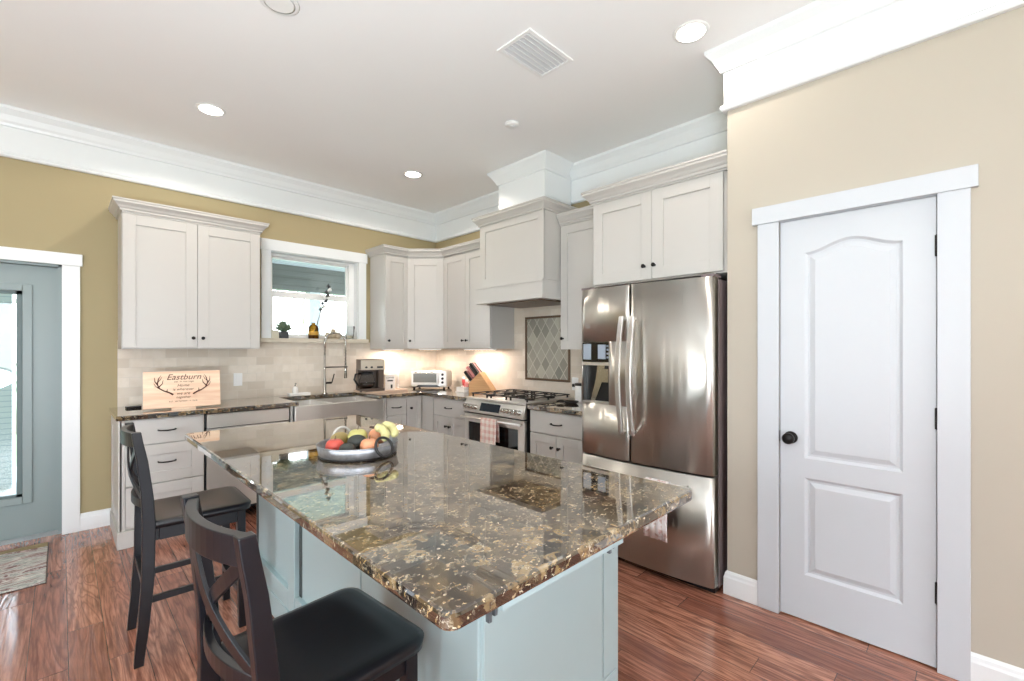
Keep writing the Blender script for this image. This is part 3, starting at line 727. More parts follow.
MB().tube([(0.012, -0.01, 0.11), (0.06, -0.03, 0.11)], 0.011, 10).tube([(0.06, -0.03, 0.11), (0.085, -0.03, 0.20)], 0.006, 8).build('handle', 'black', t)

# mural behind the range
t = thing('tile_mural', 'grey diamond tile panel in a bronze border behind the range', 'tile panel', (0, 0, 1.06), RW2)
MB().box(1.59, 2.11, -0.018, -0.0125, 0.02, 0.61).build('diamond_tiles', 'diamond', t)
m_ = MB()
for a in ((1.565, 2.135, 0, 0.022), (1.565, 2.135, 0.608, 0.63), (1.565, 1.588, 0.022, 0.608), (2.112, 2.135, 0.022, 0.608)): m_.box(a[0], a[1], -0.025, -0.0125, a[2], a[3])
m_.build('border', 'bronze', t, bev=0.003)

# ================================================================== RANGE
t = thing('range', 'stainless steel slide-in gas range with front knobs', 'range', (0, 0, 0), RW2)
r0, r1 = 1.400, 2.172
MB().box(r0+0.004, r1-0.004, -0.64, -0.02, 0.03, 0.90).build('body', 'darkgap', t)
mb = MB(); mb.box(r0-0.006, r1+0.006, -0.66, -0.02, 0.905, 0.925); mb.build('cooktop', 'steelh', t, bev=0.004)
mb = MB(); mb.prism([(-0.64, 0.79), (-0.682, 0.79), (-0.69, 0.80), (-0.655, 0.90), (-0.64, 0.905)], r0, r1, 'x'); mb.build('control_panel', 'steelh', t, bev=0.002)
sl = atan2(0.035, 0.10)
TP = lambda x, s: Matrix.Translation((x, -0.69+0.035*s-0.001, 0.80+0.10*s)) @ Matrix.Rotation(pi/2-sl, 4, 'X')
mb = MB(); mb.box(-0.125, 0.125, -0.036, 0.036, 0, 0.005, T=TP(1.755, 0.5)); mb.build('display', 'screen', t)
for x in (1.432, 1.478, 1.524, 1.570, 1.94, 1.985, 2.03, 2.075, 2.12):
    MB().lathe([(0.022, 0), (0.022, 0.005), (0.018, 0.007), (0.0175, 0.034), (0.014, 0.037), (0.0005, 0.037)], T=TP(x, 0.42), n=18).box(-0.003, 0.003, -0.016, 0.016, 0.03, 0.037, T=TP(x, 0.42)).build('knob', 'chrome', t)
d = MB(); d.box(r0, r1, -0.672, -0.64, 0.70, 0.775); d.box(r0, r0+0.055, -0.672, -0.64, 0.18, 0.70); d.box(r1-0.075, r1, -0.672, -0.64, 0.18, 0.70); d.box(r0+0.055, r1-0.075, -0.672, -0.64, 0.18, 0.27)
dr = d.build('oven_door', 'steelh', t, bev=0.003)
MB().box(r0+0.055, r1-0.075, -0.664, -0.65, 0.27, 0.70).build('window', 'ovenglass', dr)
MB().tube([(r0+0.03, -0.672, 0.748), (r0+0.03, -0.715, 0.748)], 0.009, 8).tube([(r1-0.03, -0.672, 0.748), (r1-0.03, -0.715, 0.748)], 0.009, 8).tube([(r0+0.005, -0.718, 0.748), (r1-0.005, -0.718, 0.748)], 0.0125, 12).build('handle', 'steelh', dr)
MB().box(r0, r1, -0.668, -0.64, 0.04, 0.172).build('warming_drawer', 'steelh', t, bev=0.003)
g = MB()
for gx in (r0+0.02, r0+0.27, r0+0.52):
    a, b = gx, gx+0.235
    for y in (-0.60, -0.33, -0.06): g.box(a, b, y-0.006, y+0.006, 0.950, 0.958)
    for x in (a, (a+b)/2, b): g.box(x-0.006, x+0.006, -0.60, -0.06, 0.950, 0.958)
    for y in (-0.465, -0.195):
        g.box(a+0.05, b-0.05, y-0.004, y+0.004, 0.950, 0.958)
    for x in (a+0.02, b-0.02):
        for y in (-0.60, -0.33, -0.06): g.box(x-0.006, x+0.006, y-0.006, y+0.006, 0.925, 0.95)
g.build('grate', 'iron', t)
for gx in (1.54, 2.04):
    for y in (-0.465, -0.195): MB().lathe([(0.045, 0), (0.045, 0.008), (0.03, 0.010), (0.03, 0.016), (0.0005, 0.018)], gx, y, 0.9255, 18).build('burner', 'iron', t)
MB().lathe([(0.05, 0), (0.05, 0.008), (0.032, 0.010), (0.032, 0.016), (0.0005, 0.018)], 1.79, -0.33, 0.9255, 18).build('burner', 'iron', t)

def hanging_towel(name, label, x0, x1, yb, zb, r, front, back, mat, root=(0, 0, 0)):
    """cloth folded over a bar at (yb, zb) running along local x; front side hangs toward -y"""
    prof = [(yb+r+0.004, zb-back)] + [(yb+r*cos(a), zb+r*sin(a)) for a in [pi*i/8 for i in range(0, 9)]] + [(yb-r-0.002, zb-front*0.4), (yb-r-0.006, zb-front*0.75), (yb-r-0.003, zb-front)]
    nx = 24; m = len(prof); vs = []
    for i in range(nx+1):
        x = x0+(x1-x0)*i/nx
        for j, (y, z) in enumerate(prof):
            wv = 0.0035*sin(i*0.9+0.3*j)*(1 if j > 9 else 0.0)
            vs.append((x+(0.003*sin(j) if 0 < i < nx else 0), y+wv-abs(wv)*0, z))
    fs = [(i*m+j, (i+1)*m+j, (i+1)*m+j+1, i*m+j+1) for i in range(nx) for j in range(m-1)]
    mb = MB(); mb.add(vs, fs, True); o = mb.build(name, mat, loc=root, rot=RW2)
    so = o.modifiers.new('thick', 'SOLIDIFY'); so.thickness = 0.003; so.offset = 1
    return tag(o, label, 'towel')
hanging_towel('dish_towel', 'pink and cream plaid dish towel over the oven door handle', 1.70, 1.90, -0.718, 0.748, 0.0165, 0.30, 0.18, 'towel')

# ================================================================== REFRIGERATOR
t = thing('refrigerator', 'stainless steel french door refrigerator with water dispenser', 'refrigerator', (0, 0, 0), RW2)
f0, f1 = 2.838, 3.735; fm = 3.233
MB().box(f0+0.004, f1+0.002, -0.735, -0.05, 0.03, 1.765).build('body', 'fridge_side', t)
BOW = 0.035
def bow(x): 
    c = (f0+f1)/2; return -0.80-BOW*(1-((x-c)/((f1-f0)/2))**2)
def bowed(mb, a, b, z0, z1, yb=-0.742, n=14, holes=None):
    pts = [(a+0.004, bow(a)+0.006)]+[(a+(b-a)*(0.02+0.96*i/n), bow(a+(b-a)*(0.02+0.96*i/n))) for i in range(n+1)]+[(b-0.004, bow(b)+0.006)]
    poly = [(a, yb)]+[(a, bow(a)+0.014)]+pts+[(b, bow(b)+0.014)]+[(b, yb)]
    m = len(poly); base = len(mb.v)
    mb.prism(poly, z0, z1, 'z')
    for i in range(1, m-2): mb.sm[-m+i] = True
# left door with a dispenser opening built from strips
d0, d1 = 2.852, 3.073
L = MB()
bowed(L, f0, fm-0.003, 1.775-0.355, 1.775); bowed(L, f0, fm-0.003, 0.667, 1.008); bowed(L, f0, d0, 1.008, 1.42, n=2); bowed(L, d1, fm-0.003, 1.008, 1.42, n=6)
L.box(d0, d1, -0.76, -0.742, 1.008, 1.42)
dl = L.build('left_door', 'steel', t)
o = MB(); o.box(d0+0.002, d1-0.002, -0.812, -0.762, 1.285, 1.415); o.build('dispenser_panel', 'ovenglass', dl)
pp = plain('pale_panel_print', lin(150, 160, 172), 0.3)
MB().box(d0+0.012, d0+0.075, -0.814, -0.812, 1.30, 1.405).build('display', pp, dl)
MB().box(d0+0.13, d0+0.19, -0.814, -0.812, 1.305, 1.40).build('display', pp, dl)
for z in (1.31, 1.335, 1.36, 1.385): MB().box(d0+0.198, d0+0.212, -0.8135, -0.812, z, z+0.012).build('control_button', pp, dl)
MB().box(d0+0.002, d1-0.002, -0.815, -0.765, 1.262, 1.282).build('dispenser_trim', 'steelh', dl)
MB().box(d0+0.002, d1-0.002, -0.812, -0.765, 1.012, 1.02).build('drip_ledge', 'steelh', dl)
o = MB(); o.box(d0+0.001, d1-0.001, -0.765, -0.761, 1.012, 1.262); o.build('dispenser_recess', 'blackp', dl)
o = MB(); o.prism([(d0+0.10, 1.262), (d0+0.16, 1.262), (d0+0.14, 1.16), (d0+0.08, 1.02), (d0+0.045, 1.02), (d0+0.085, 1.16)], -0.775, -0.766, 'y'); o.box(d0+0.13, d0+0.2, -0.80, -0.766, 1.15, 1.24); o.build('dispenser_spout', 'chrome', dl)
R_ = MB(); bowed(R_, fm+0.003, f1, 0.667, 1.775); drr = R_.build('right_door', 'steel', t)
Z_ = MB(); bowed(Z_, f0, f1, 0.045, 0.655, n=22); dz = Z_.build('freezer_drawer', 'steel', t)
for x, dpar in ((fm-0.036, dl), (fm+0.040, drr)):
    yb = bow(x)
    pts = [(x, yb-0.036-0.05*sin(pi*i/16), 1.575-0.735*i/16) for i in range(17)]
    MB().curve_strip(pts, 0.032, 0.016, (1, 0, 0)).tube([(x, yb+0.002, 1.56), (x, yb-0.042, 1.56)], 0.009, 8).tube([(x, yb+0.002, 0.855), (x, yb-0.042, 0.855)], 0.009, 8).build('handle', 'steelh', dpar, bev=0.003)
pts = [(f0+0.03+(f1-f0-0.13)*i/20, bow(f0+0.03+(f1-f0-0.13)*i/20)-0.05, 0.585) for i in range(21)]
mb = MB(); mb.curve_strip(pts, 0.03, 0.014, (0, 0, 1))
for i in (1, 19): p = pts[i]; mb.tube([(p[0], p[1]+0.052, p[2]), p], 0.008, 8)
mb.build('handle', 'steelh', dz, bev=0.003)
MB().box(f0+0.01, f1-0.01, -0.76, -0.70, 0.004, 0.05).build('kick_grille', 'blackp', t)
for xa in (f0, f1-0.07): MB().box(xa, xa+0.07, -0.80, -0.70, 1.7755, 1.79).build('hinge_cover', 'fridge_side', t)
hanging_towel('hand_towel', 'white patterned hand towel hanging from the freezer drawer handle', 3.37, 3.515, bow(3.44)-0.050, 0.585, 0.021, 0.315, 0.15, 'towel2')

# ================================================================== ISLAND
IX0, IX1, IY0, IY1 = -2.880, -1.877, -1.722, -4.088
def rounded(x0, x1, y0, y1, r, n=6):
    out = []
    for cx, cy, a0 in ((x1-r, y1-r, 0), (x0+r, y1-r, pi/2), (x0+r, y0+r, pi), (x1-r, y0+r, 1.5*pi)):
        for i in range(n+1): a = a0+pi/2*i/n; out.append((cx+r*cos(a), cy+r*sin(a)))
    return out
mb = MB(); slab(mb, rounded(IX0, IX1, IY1, IY0, 0.028), 0.879, 0.914, 0.008)
tag(mb.build('island_countertop', 'granite'), 'large polished brown granite slab on top of the island', 'countertop')
BX0, BX1, BY0, BY1 = -2.568, -1.925, -1.85, -3.82
t = thing('kitchen_island', 'pale blue-grey panelled kitchen island base under the large granite slab', 'kitchen island', (0, 0, 0))
MB().box(BX0+0.02, BX1, BY1+0.02, BY0, 0.10, 0.874).box(BX0+0.05, BX1-0.07, BY1+0.02, BY0, 0.001, 0.1).build('body', 'isl', t)
pw = (BY0-BY1)/3
for k in range(3):
    yb = BY0-k*pw
    a, b = -yb+0.004, -(yb-pw)-0.004
    mb = MB(); T = Matrix.Translation((BX0, 0, 0)) @ rot2(RW2)
    m2 = MB()
    
    if k == 2: m2.box(a, b, -0.012, 0.02, 0.13, 0.872)
    else: m2.box(a, b, 0.012, 0.02, 0.13, 0.872); m2.box(b-0.085, b, -0.012, 0.012, 0.13, 0.872); m2.box(a, b-0.085, -0.012, 0.012, 0.13, 0.215); m2.box(a, b-0.085, -0.012, 0.012, 0.80, 0.872)
    mb.v = [tuple(T @ Vector(p)) for p in m2.v]; mb.f = m2.f; mb.sm = m2.sm
    MB().box(BX0+0.008, BX0+0.0118, yb-0.030, yb-0.004, 0.216, 0.799).build('painted_shade_strip', M['recess_shade'], t)  # thin dark strip painting the shade along the far recess edge
    mb.build('side_panel', 'isl', t, bev=0.003)
mb = MB(); mb.box(BX0-0.012, BX0+0.02, BY1-0.012, BY0, 0.001, 0.115); mb.box(BX0-0.008, BX0+0.02, BY1-0.008, BY0, 0.115, 0.13); mb.box(BX0+0.02, BX1-0.06, BY1-0.012, BY1+0.02, 0.001, 0.12)
mb.build('base_trim', 'isl', t, bev=0.002)
mb = MB(); mb.box(BX0, BX1, BY1, BY1+0.02, 0.12, 0.874)
mb.box(BX0+0.0, BX1-0.094, BY1-0.006, BY1, 0.225, 0.873); mb.box(BX0, BX1, BY1-0.006, BY1, 0.121, 0.220); mb.box(BX1-0.088, BX1-0.0, BY1-0.006, BY1, 0.225, 0.873); mb.build('end_panel', 'isl', t, bev=0.002)
for X in (-2.747, -2.322):
    m_ = MB(); m_.box(X-0.014, X+0.014, -4.058, BY1-0.007, 0.870, 0.8787); m_.box(X-0.012, X-0.004, -4.058, -4.048, 0.838, 0.871); m_.box(X+0.003, X+0.011, -4.058, -4.048, 0.846, 0.871)
    m_.build('bracket', plain('zinc_bracket', lin(120, 130, 136), 0.4, 0.7), t)
MB().box(-2.732, -2.285, -4.068, -4.059, 0.856, 0.8787).build('support_cleat', 'isl', t)
# doors toward the range
for k in range(3):
    yb = BY0-k*pw; T = Matrix.Translation((BX1, 0, 0)) @ rot2(pi/2)
    m2 = MB(); shaker(m2, yb-pw+0.004, yb-0.004, 0.13, 0.87, -0.02, 0.07, 0.02); mb = MB(); mb.v = [tuple(T @ Vector(p)) for p in m2.v]; mb.f = m2.f; mb.sm = m2.sm; mb.build('door', 'isl', t, bev=0.002)

# ================================================================== STOOLS
def make_stool(label):
    t = thing('counter_stool', label, 'stool', (0, 0, 0), 0, None)
    SH = 0.612
    mb = MB()                                   # saddle seat
    nx, ny = 22, 22; x0, x1, hy = -0.19, 0.203, 0.202; top = []; 
    def outline(u, v):
        # rounded front corners
        x = x0+(x1-x0)*u; y = (2*v-1)*hy*(0.965+0.035*u)
        r = 0.05; ax = x-(x1-r); ay = abs(y)-(hy-r)
        if ax > 0 and ay > 0:
            d = max(ax, ay); L = sqrt(ax*ax+ay*ay)
            if L > 0: x = x1-r+ax*d/L; y = (hy-r+ay*d/L)*(1 if y > 0 else -1)
        return x, y
    vs = []; 
    for i in range(nx+1):
        for j in range(ny+1):
            u, v = i/nx, j/ny; x, y = outline(u, v)
            dip = 0.012*max(0, 1-((x+0.02)/0.15)**2)*max(0, 1-(y/0.165)**2)
            dip = dip*1.0
            e = min(u, 1-u, v, 1-v)*nx
            ed = 0.004*max(0, 1-e)**2
            vs.append((x, y, SH-dip-ed))
    n1 = len(vs)
    for i in range(nx+1):
        for j in range(ny+1):
            x, y = outline(i/nx, j/ny); vs.append((x*0.985, y*0.985, SH-0.032))
    fs = []
    W_ = ny+1
    for i in range(nx):
        for j in range(ny):
            fs.append((i*W_+j, (i+1)*W_+j, (i+1)*W_+j+1, i*W_+j+1)); fs.append(tuple(n1+k for k in (i*W_+j, i*W_+j+1, (i+1)*W_+j+1, (i+1)*W_+j)))
    bd = [j for j in range(ny+1)]+[i*W_+ny for i in range(1, nx+1)]+[nx*W_+j for j in range(ny-1, -1, -1)]+[i*W_ for i in range(nx-1, 0, -1)]
    for k in range(len(bd)): a, b = bd[k], bd[(k+1) % len(bd)]; fs.append((a, b, b+n1, a+n1))
    mb.add(vs, fs, True); mb.build('seat', 'stool', t)
    ap = MB(); ap.box(-0.165, 0.155, -0.172, -0.152, SH-0.09, SH-0.033); ap.box(-0.165, 0.155, 0.152, 0.172, SH-0.09, SH-0.033); ap.box(0.145, 0.165, -0.15, 0.15, SH-0.09, SH-0.033); ap.box(-0.185, -0.165, -0.165, 0.165, SH-0.09, SH-0.033)
    ap.build('apron', 'stool', t, bev=0.002)
    for s in (-1, 1):
        l = MB(); a, b = 0.137, 0.173; y0, y1 = s*0.145, s*0.182
        vs = [(a+0.008, s*0.150, 0.0), (b+0.004, s*0.150, 0.0), (b+0.004, y1, 0.0), (a+0.008, y1, 0.0), (a, y0, SH-0.033), (b, y0, SH-0.033), (b, y1, SH-0.033), (a, y1, SH-0.033)]
        l.add(vs, [(0,3,2,1),(4,5,6,7),(0,1,5,4),(1,2,6,5),(2,3,7,6),(3,0,4,7)]); l.build('leg', 'stool', t, bev=0.003)
    def cx(z):      # centre line of the raked back post
        pts = [(0, -0.238), (0.18, -0.220), (0.38, -0.206), (0.60, -0.203), (0.72, -0.208), (0.86, -0.222), (1.01, -0.246)]
        for (z0, c0), (z1, c1) in zip(pts, pts[1:]):
            if z <= z1: k = (z-z0)/(z1-z0); k = k*k*(3-2*k)*0.3+k*0.7; return c0+(c1-c0)*k
        return pts[-1][1]
    for s in (-1, 1):
        l = MB(); poly_f, poly_b = [], []
        for i in range(25):
            z = 1.012*i/24; hw = 0.017+0.006*sin(pi*min(1, z/1.0)); poly_f.append((cx(z)+hw, z)); poly_b.append((cx(z)-hw, z))
        l.prism(poly_f+poly_b[::-1], s*0.168, s*0.198, 'y'); l.build('leg', 'stool', t, bev=0.003)
    def arcpts(z, a=-0.168, b=0.168, dep=0.035, n=14, dz=0.0):
        return [(cx(z)-dep*(1-((2*i/n)-1)**2), a+(b-a)*i/n, z+dz*(1-((2*i/n)-1)**2)) for i in range(n+1)]
    MB().curve_strip(arcpts(0.976), 0.062, 0.022, (0, 0, 1)).build('top_rail', 'stool', t, bev=0.002)
    MB().curve_strip(arcpts(0.690), 0.038, 0.018, (0, 0, 1)).build('lower_rail', 'stool', t, bev=0.002)
    for s in (-1, 1):
        pts = []
        for i in range(15):
            k = i/14; z = 0.705+(0.945-0.705)*k; y = s*(-0.158+0.316*k); dep = 0.035*(1-(y/0.168)**2)+s*0.004
            pts.append((cx(z)-dep, y, z))
        MB().curve_strip(pts, 0.032, 0.009, (0, 1, -0.9*s) if False else (0, cos(0.95), -s*sin(0.95))).build('cross_slat', 'stool', t, bev=0.0015)
    for s in (-1, 1): MB().box(-0.21, 0.145, s*0.160-0.010, s*0.160+0.010, 0.250, 0.277).build('stretcher', 'stool', t, bev=0.002)
    MB().box(0.142, 0.166, -0.15, 0.15, 0.165, 0.195).build('stretcher', 'stool', t, bev=0.002)
    MB().box(-0.226, -0.206, -0.168, 0.168, 0.33, 0.357).build('stretcher', 'stool', t, bev=0.002)
    return t
st = make_stool('black crossback counter stool in front, its seat under the near island corner')
st.location = (-2.866, -3.520, 0); st.rotation_euler = (0, 0, 0.078)
s2 = copy_tree(st); s2['label'] = 'black crossback counter stool farther back, nearest the drawers and patio door'; s2.location = (-2.872, -2.010, 0); s2.rotation_euler = (0, 0, -0.02)
for s in (st, s2): s['group'] = 'crossback stools along the island'

# ================================================================== CEILING FIXTURES
lamps = [((-2.611, -1.003), 'lit recessed ceiling light in front of the left wall cabinet'), ((-0.971, -0.989), 'lit recessed ceiling light near the corner cabinets'),
         ((-1.005, -3.695), 'lit recessed ceiling light nearest the pantry wall')]
hidden = [((-2.607, -5.2), 'recessed ceiling light behind the camera'), ((-5.2, -5.2), 'recessed ceiling light in the living area'), ((-5.2, -2.35), 'recessed ceiling light near the left windows')]
def make_light(loc, label, on=True):
    t = thing('recessed_ceiling_light', label, 'ceiling light', (loc[0], loc[1], H-0.001), 0, None)
    MB().lathe([(0.060, -0.001), (0.062, -0.006), (0.085, -0.004), (0.090, 0.0)], n=32).build('trim_ring', 'white', t)
    MB().lathe([(0.0005, -0.0065), (0.060, -0.0062), (0.070, -0.0060)], n=28).build('lens', 'lens' if on else 'white', t)
    return t
for (x, y), lb in lamps:
    make_light((x, y), lb)['group'] = 'recessed lights in the ceiling'
    light('downlight_beam', 'SPOT', (x, y, H-0.02), (0, 0, 0), DOWN*(1.05 if x < -2 else 0.55 if y < -3 else 0.8), (1, 0.90, 0.80), spot_size=radians(160), spot_blend=0.2, shadow_soft_size=0.03)
for (x, y), lb in hidden: light('downlight_beam', 'SPOT', (x, y, H-0.02), (0, 0, 0), DOWN, (1, 0.92, 0.83), spot_size=radians(155), spot_blend=0.6, shadow_soft_size=0.04)
t = make_light((-2.607, -2.385), 'unlit recessed ceiling light cut by the top edge of the picture', False)
t = thing('smoke_detector', 'small white round smoke detector on the ceiling before the hood', 'smoke detector', (-0.988, -2.346, H-0.0005))
MB().lathe([(0.050, 0), (0.050, -0.012), (0.042, -0.02), (0.0005, -0.022)][::-1], n=28).build('housing', 'white', t)
MB().lathe([(0.016, -0.026), (0.018, -0.022)], n=16).build('sensor_cap', 'white', t)
t = thing('air_vent', 'white louvred air vent in the ceiling', 'air vent', (-1.446, -2.995, H-0.0005))
m_ = MB(); a, b = 0.185, 0.125
for q_ in ((-a, a, -b, -b+0.022), (-a, a, b-0.022, b), (-a, -a+0.022, -b+0.022, b-0.022), (a-0.022, a, -b+0.022, b-0.022)): m_.box(q_[0], q_[1], q_[2], q_[3], -0.008, 0)
m_.build('frame', 'white', t, bev=0.002)
for i in range(7):
    y = -b+0.036+i*(2*b-0.072)/6
    MB().box(-a+0.022, a-0.022, -0.010, 0.010, -0.0015, 0.0015, T=Matrix.Translation((0, y, -0.010)) @ Matrix.Rotation(radians(38), 4, 'X')).build('slat', 'white', t)
MB().box(-a+0.022, a-0.022, -b+0.022, b-0.022, -0.001, 0).build('backing', plain('grey_vent_backing', lin(216, 216, 216), 0.7), t)

# made-up housing for the added fill light, a tilted wide bowl on a stand
t = thing('fill_lamp', 'added fill lamp with a wide white bowl, out of view behind the camera', 'lamp', (FILL_AT.x, FILL_AT.y, 0.0005))
TL = Matrix.Translation((0, 0, FILL_AT.z)) @ FILL_DIR.to_track_quat('Z', 'Y').to_matrix().to_4x4()
MB().lathe([(0.04, -0.16), (0.25, -0.12), (0.44, -0.03), (0.50, 0.015), (0.485, 0.012), (0.43, -0.02), (0.25, -0.10), (0.0005, -0.13)], T=TL, n=40).build('bowl', 'white', t)
MB().tube([(0, 0, 0.02), (0, 0, FILL_AT.z-0.15)], 0.016, 12).build('pole', 'black', t)
MB().lathe([(0.17, 0), (0.17, 0.015), (0.03, 0.03)], n=32).build('base', 'black', t)

# under-cabinet strips
def strip(label, loc, rot, w, e):
    t = thing('under_cabinet_light', label, 'light strip', loc, rot)
    MB().box(-w/2, w/2, -0.02, 0.02, -0.012, -0.0005).build('housing', 'white', t)
    MB().box(-w/2+0.01, w/2-0.01, -0.014, 0.014, -0.0135, -0.012).build('lens', 'strip', t)
    light('strip_beam', 'AREA', (loc[0], loc[1], loc[2]-0.016), (0, 0, rot), e, (1, 0.83, 0.71), shape='RECTANGLE', size=w-0.03, size_y=0.03)
strip('thin warm light strip under the narrow corner cabinet on the sink wall', (-0.70, -0.16, UZ0), 0, 0.26, UNDER*1.0)
strip('thin warm light strip under the diagonal corner cabinet', (-0.30, -0.30, UZ0), -pi/4, 0.26, UNDER)
strip('thin warm light strip under the cabinet left of the hood', (-0.16, -1.02, UZ0), -pi/2, 0.5, UNDER*1.15)

# outlets
def outlet(label, loc, rot, plug=False):
    t = thing('wall_outlet', label, 'outlet', loc, rot)
    MB().box(-0.036, 0.036, -0.006, -0.0005, -0.058, 0.058).build('cover_plate', 'white', t, bev=0.003)
    m_ = MB()
    for z in (-0.03, 0.012): m_.box(-0.014, 0.014, -0.009, -0.006, z, z+0.028)
    m_.build('socket', 'white', t)
    if plug: o = MB().box(-0.014, 0.014, -0.035, -0.009, -0.026, 0.002); o.build('plug', 'blackp', t, bev=0.003)
outlet('white wall outlet on the tile beside the wooden sign', (-2.205, -0.012, 1.09), 0)
outlet('white wall outlet with a black plug at the right end of the range', (-0.012, -2.19, 1.05), RW2, True)

# ================================================================== COUNTER OBJECTS
CT = 0.914
# wooden sign
yaw_s = -0.09
t = thing('wooden_sign', 'pale pine name sign with antlers leaning on the left counter', 'sign', (-2.685, -0.478, CT), yaw_s)
tilt = -radians(12); TS = Matrix.Translation((0, 0, 0.012)) @ Matrix.Rotation(tilt, 4, 'X')
MB().box(-0.241, 0.241, 0.0, 0.016, 0, 0.278, T=TS).build('board', 'pine', t, bev=0.001)
def on_sign(x, z, y=-0.0005): return TS @ Matrix.Translation((x, y, z)) @ FACE
mb = text_mb('Eastburn', 0.062, on_sign(0.005, 0.232), 0.0006, 0.35); mb.build('name_lettering', 'ink', t)
mb = text_mb('est. in marriage', 0.020, on_sign(0.005, 0.198), 0.0005, 0.3)
text_mb('Home', 0.030, on_sign(0.0, 0.168), 0.0005, 0.3, mb); text_mb('is wherever', 0.028, on_sign(0.0, 0.138), 0.0005, 0.3, mb)
text_mb('we are', 0.030, on_sign(0.0, 0.106), 0.0005, 0.3, mb); text_mb('together', 0.026, on_sign(0.0, 0.077), 0.0005, 0.3, mb)
text_mb('EST. SEPTEMBER 15, 2018', 0.014, on_sign(0.0, 0.046), 0.0005, 0.0, mb, 1.15); mb.build('small_lettering', 'ink', t)
for s in (-1, 1):
    a_ = MB()
    def A(pts, r): a_.tube([tuple(TS @ Vector((s*x, -0.001, z))) for x, z in pts], r, 6)
    A([(0.062, 0.098), (0.085, 0.115), (0.115, 0.128), (0.145, 0.150), (0.158, 0.185), (0.150, 0.225), (0.135, 0.25)], [0.006, 0.0055, 0.005, 0.0045, 0.004, 0.003, 0.001])
    A([(0.145, 0.150), (0.165, 0.165), (0.178, 0.19)], [0.004, 0.003, 0.001]); A([(0.156, 0.178), (0.172, 0.205), (0.174, 0.235)], [0.004, 0.003, 0.001])
    A([(0.150, 0.160), (0.128, 0.185), (0.122, 0.215)], [0.004, 0.003, 0.001]); A([(0.100, 0.122), (0.098, 0.145)], [0.004, 0.001]); A([(0.154, 0.20), (0.140, 0.215), (0.128, 0.24)], [0.003, 0.002, 0.001])
    a_.build('antler', 'ink', t)
t = thing('plate_easel', 'small wooden easel propping up the pine sign', 'easel', (-2.685, -0.478, CT), yaw_s)
m_ = MB(); m_.box(-0.075, 0.075, -0.03, 0.03, 0, 0.0105); m_.box(-0.07, 0.07, -0.03, -0.024, 0.0105, 0.022); m_.build('ledge', 'pine', t)
MB().tube([(0, 0.022, 0.010), (0, 0.078, 0.20)], 0.005, 8).tube([(0, 0.078, 0.20), (0, 0.14, 0.005)], 0.005, 8).build('prop', 'darkwood', t)
t = thing('phone_case', 'small flat black case at the left end of the counter', 'case', (-2.955, -0.18, CT), 0.1)
MB().box(-0.045, 0.045, -0.03, 0.03, 0, 0.016).build('shell', 'blackp', t, bev=0.004)
MB().box(-0.018, 0.018, -0.032, -0.029, 0.005, 0.010).build('clasp', 'black', t)

# sink caddy and soap
t = thing('sink_caddy', 'low white ceramic tray behind the left of the sink', 'tray', (-1.70, -0.105, CT), 0)
MB().box(-0.10, 0.10, -0.035, 0.035, 0, 0.014).box(-0.10, 0.10, -0.035, -0.029, 0.014, 0.026).box(-0.10, 0.10, 0.029, 0.035, 0.014, 0.026).box(-0.10, -0.094, -0.029, 0.029, 0.014, 0.026).box(0.094, 0.10, -0.029, 0.029, 0.014, 0.026).build('tray', 'ceramic', t, bev=0.003)
t = thing('soap_dispenser', 'white ceramic soap pump standing in the low white tray', 'soap dispenser', (-1.735, -0.105, CT+0.0142))
MB().lathe([(0.026, 0), (0.027, 0.01), (0.027, 0.055), (0.020, 0.07), (0.010, 0.078)], n=20).build('bottle', 'ceramic', t)
MB().lathe([(0.009, 0.076), (0.009, 0.092), (0.004, 0.094), (0.004, 0.108)], n=12).tube([(0, 0, 0.108), (0, -0.03, 0.106)], 0.004, 8).build('pump', 'chrome', t)

# serving tray with the coffee things
t = thing('serving_tray', 'wooden serving tray under the coffee maker', 'tray', (-0.93, -0.30, CT), 0.0)
MB().box(-0.24, 0.24, -0.15, 0.13, 0, 0.010).box(-0.24, 0.24, -0.15, -0.14, 0.010, 0.022).box(-0.24, 0.24, 0.12, 0.13, 0.010, 0.022).box(-0.24, -0.23, -0.14, 0.12, 0.010, 0.022).box(0.23, 0.24, -0.14, 0.12, 0.010, 0.022).build('tray', wood('pale_tray_wood', lin(196, 168, 146), lin(222, 200, 180)), t, bev=0.002)
t = thing('coffee_maker', 'brown and steel drip coffee maker with a glass carafe', 'coffee maker', (-1.035, -0.27, CT+0.0105), -0.25); t.scale = (1.22, 1, 1)
m_ = MB(); m_.box(-0.10, 0.10, -0.11, 0.12, 0, 0.035); m_.box(-0.10, 0.10, 0.03, 0.12, 0.035, 0.235); m_.box(-0.10, -0.098, -0.10, 0.03, 0.235, 0.335); m_.box(-0.098, 0.10, -0.085, 0.12, 0.225, 0.335); m_.box(0.055, 0.10, -0.08, 0.03, 0.035, 0.225)
m_.build('housing', 'brownplastic', t, bev=0.004)
MB().box(-0.098, 0.102, -0.112, -0.086, 0.228, 0.330).build('control_panel', 'pewter', t, bev=0.003)
m_ = MB()
for x in (-0.055, -0.01): m_.lathe([(0.011, 0), (0.010, 0.010), (0.0005, 0.011)], T=Matrix.Translation((x, -0.112, 0.255)) @ Matrix.Rotation(pi/2, 4, 'X'), n=14)
m_.box(0.035, 0.085, -0.114, -0.112, 0.245, 0.265); m_.build('button', 'blackp', t)
MB().lathe([(0.035, 0.0), (0.056, 0.02), (0.066, 0.055), (0.062, 0.10), (0.048, 0.135), (0.046, 0.15)], -0.035, -0.045, 0.036, 28).build('carafe', 'vaseglass', t)
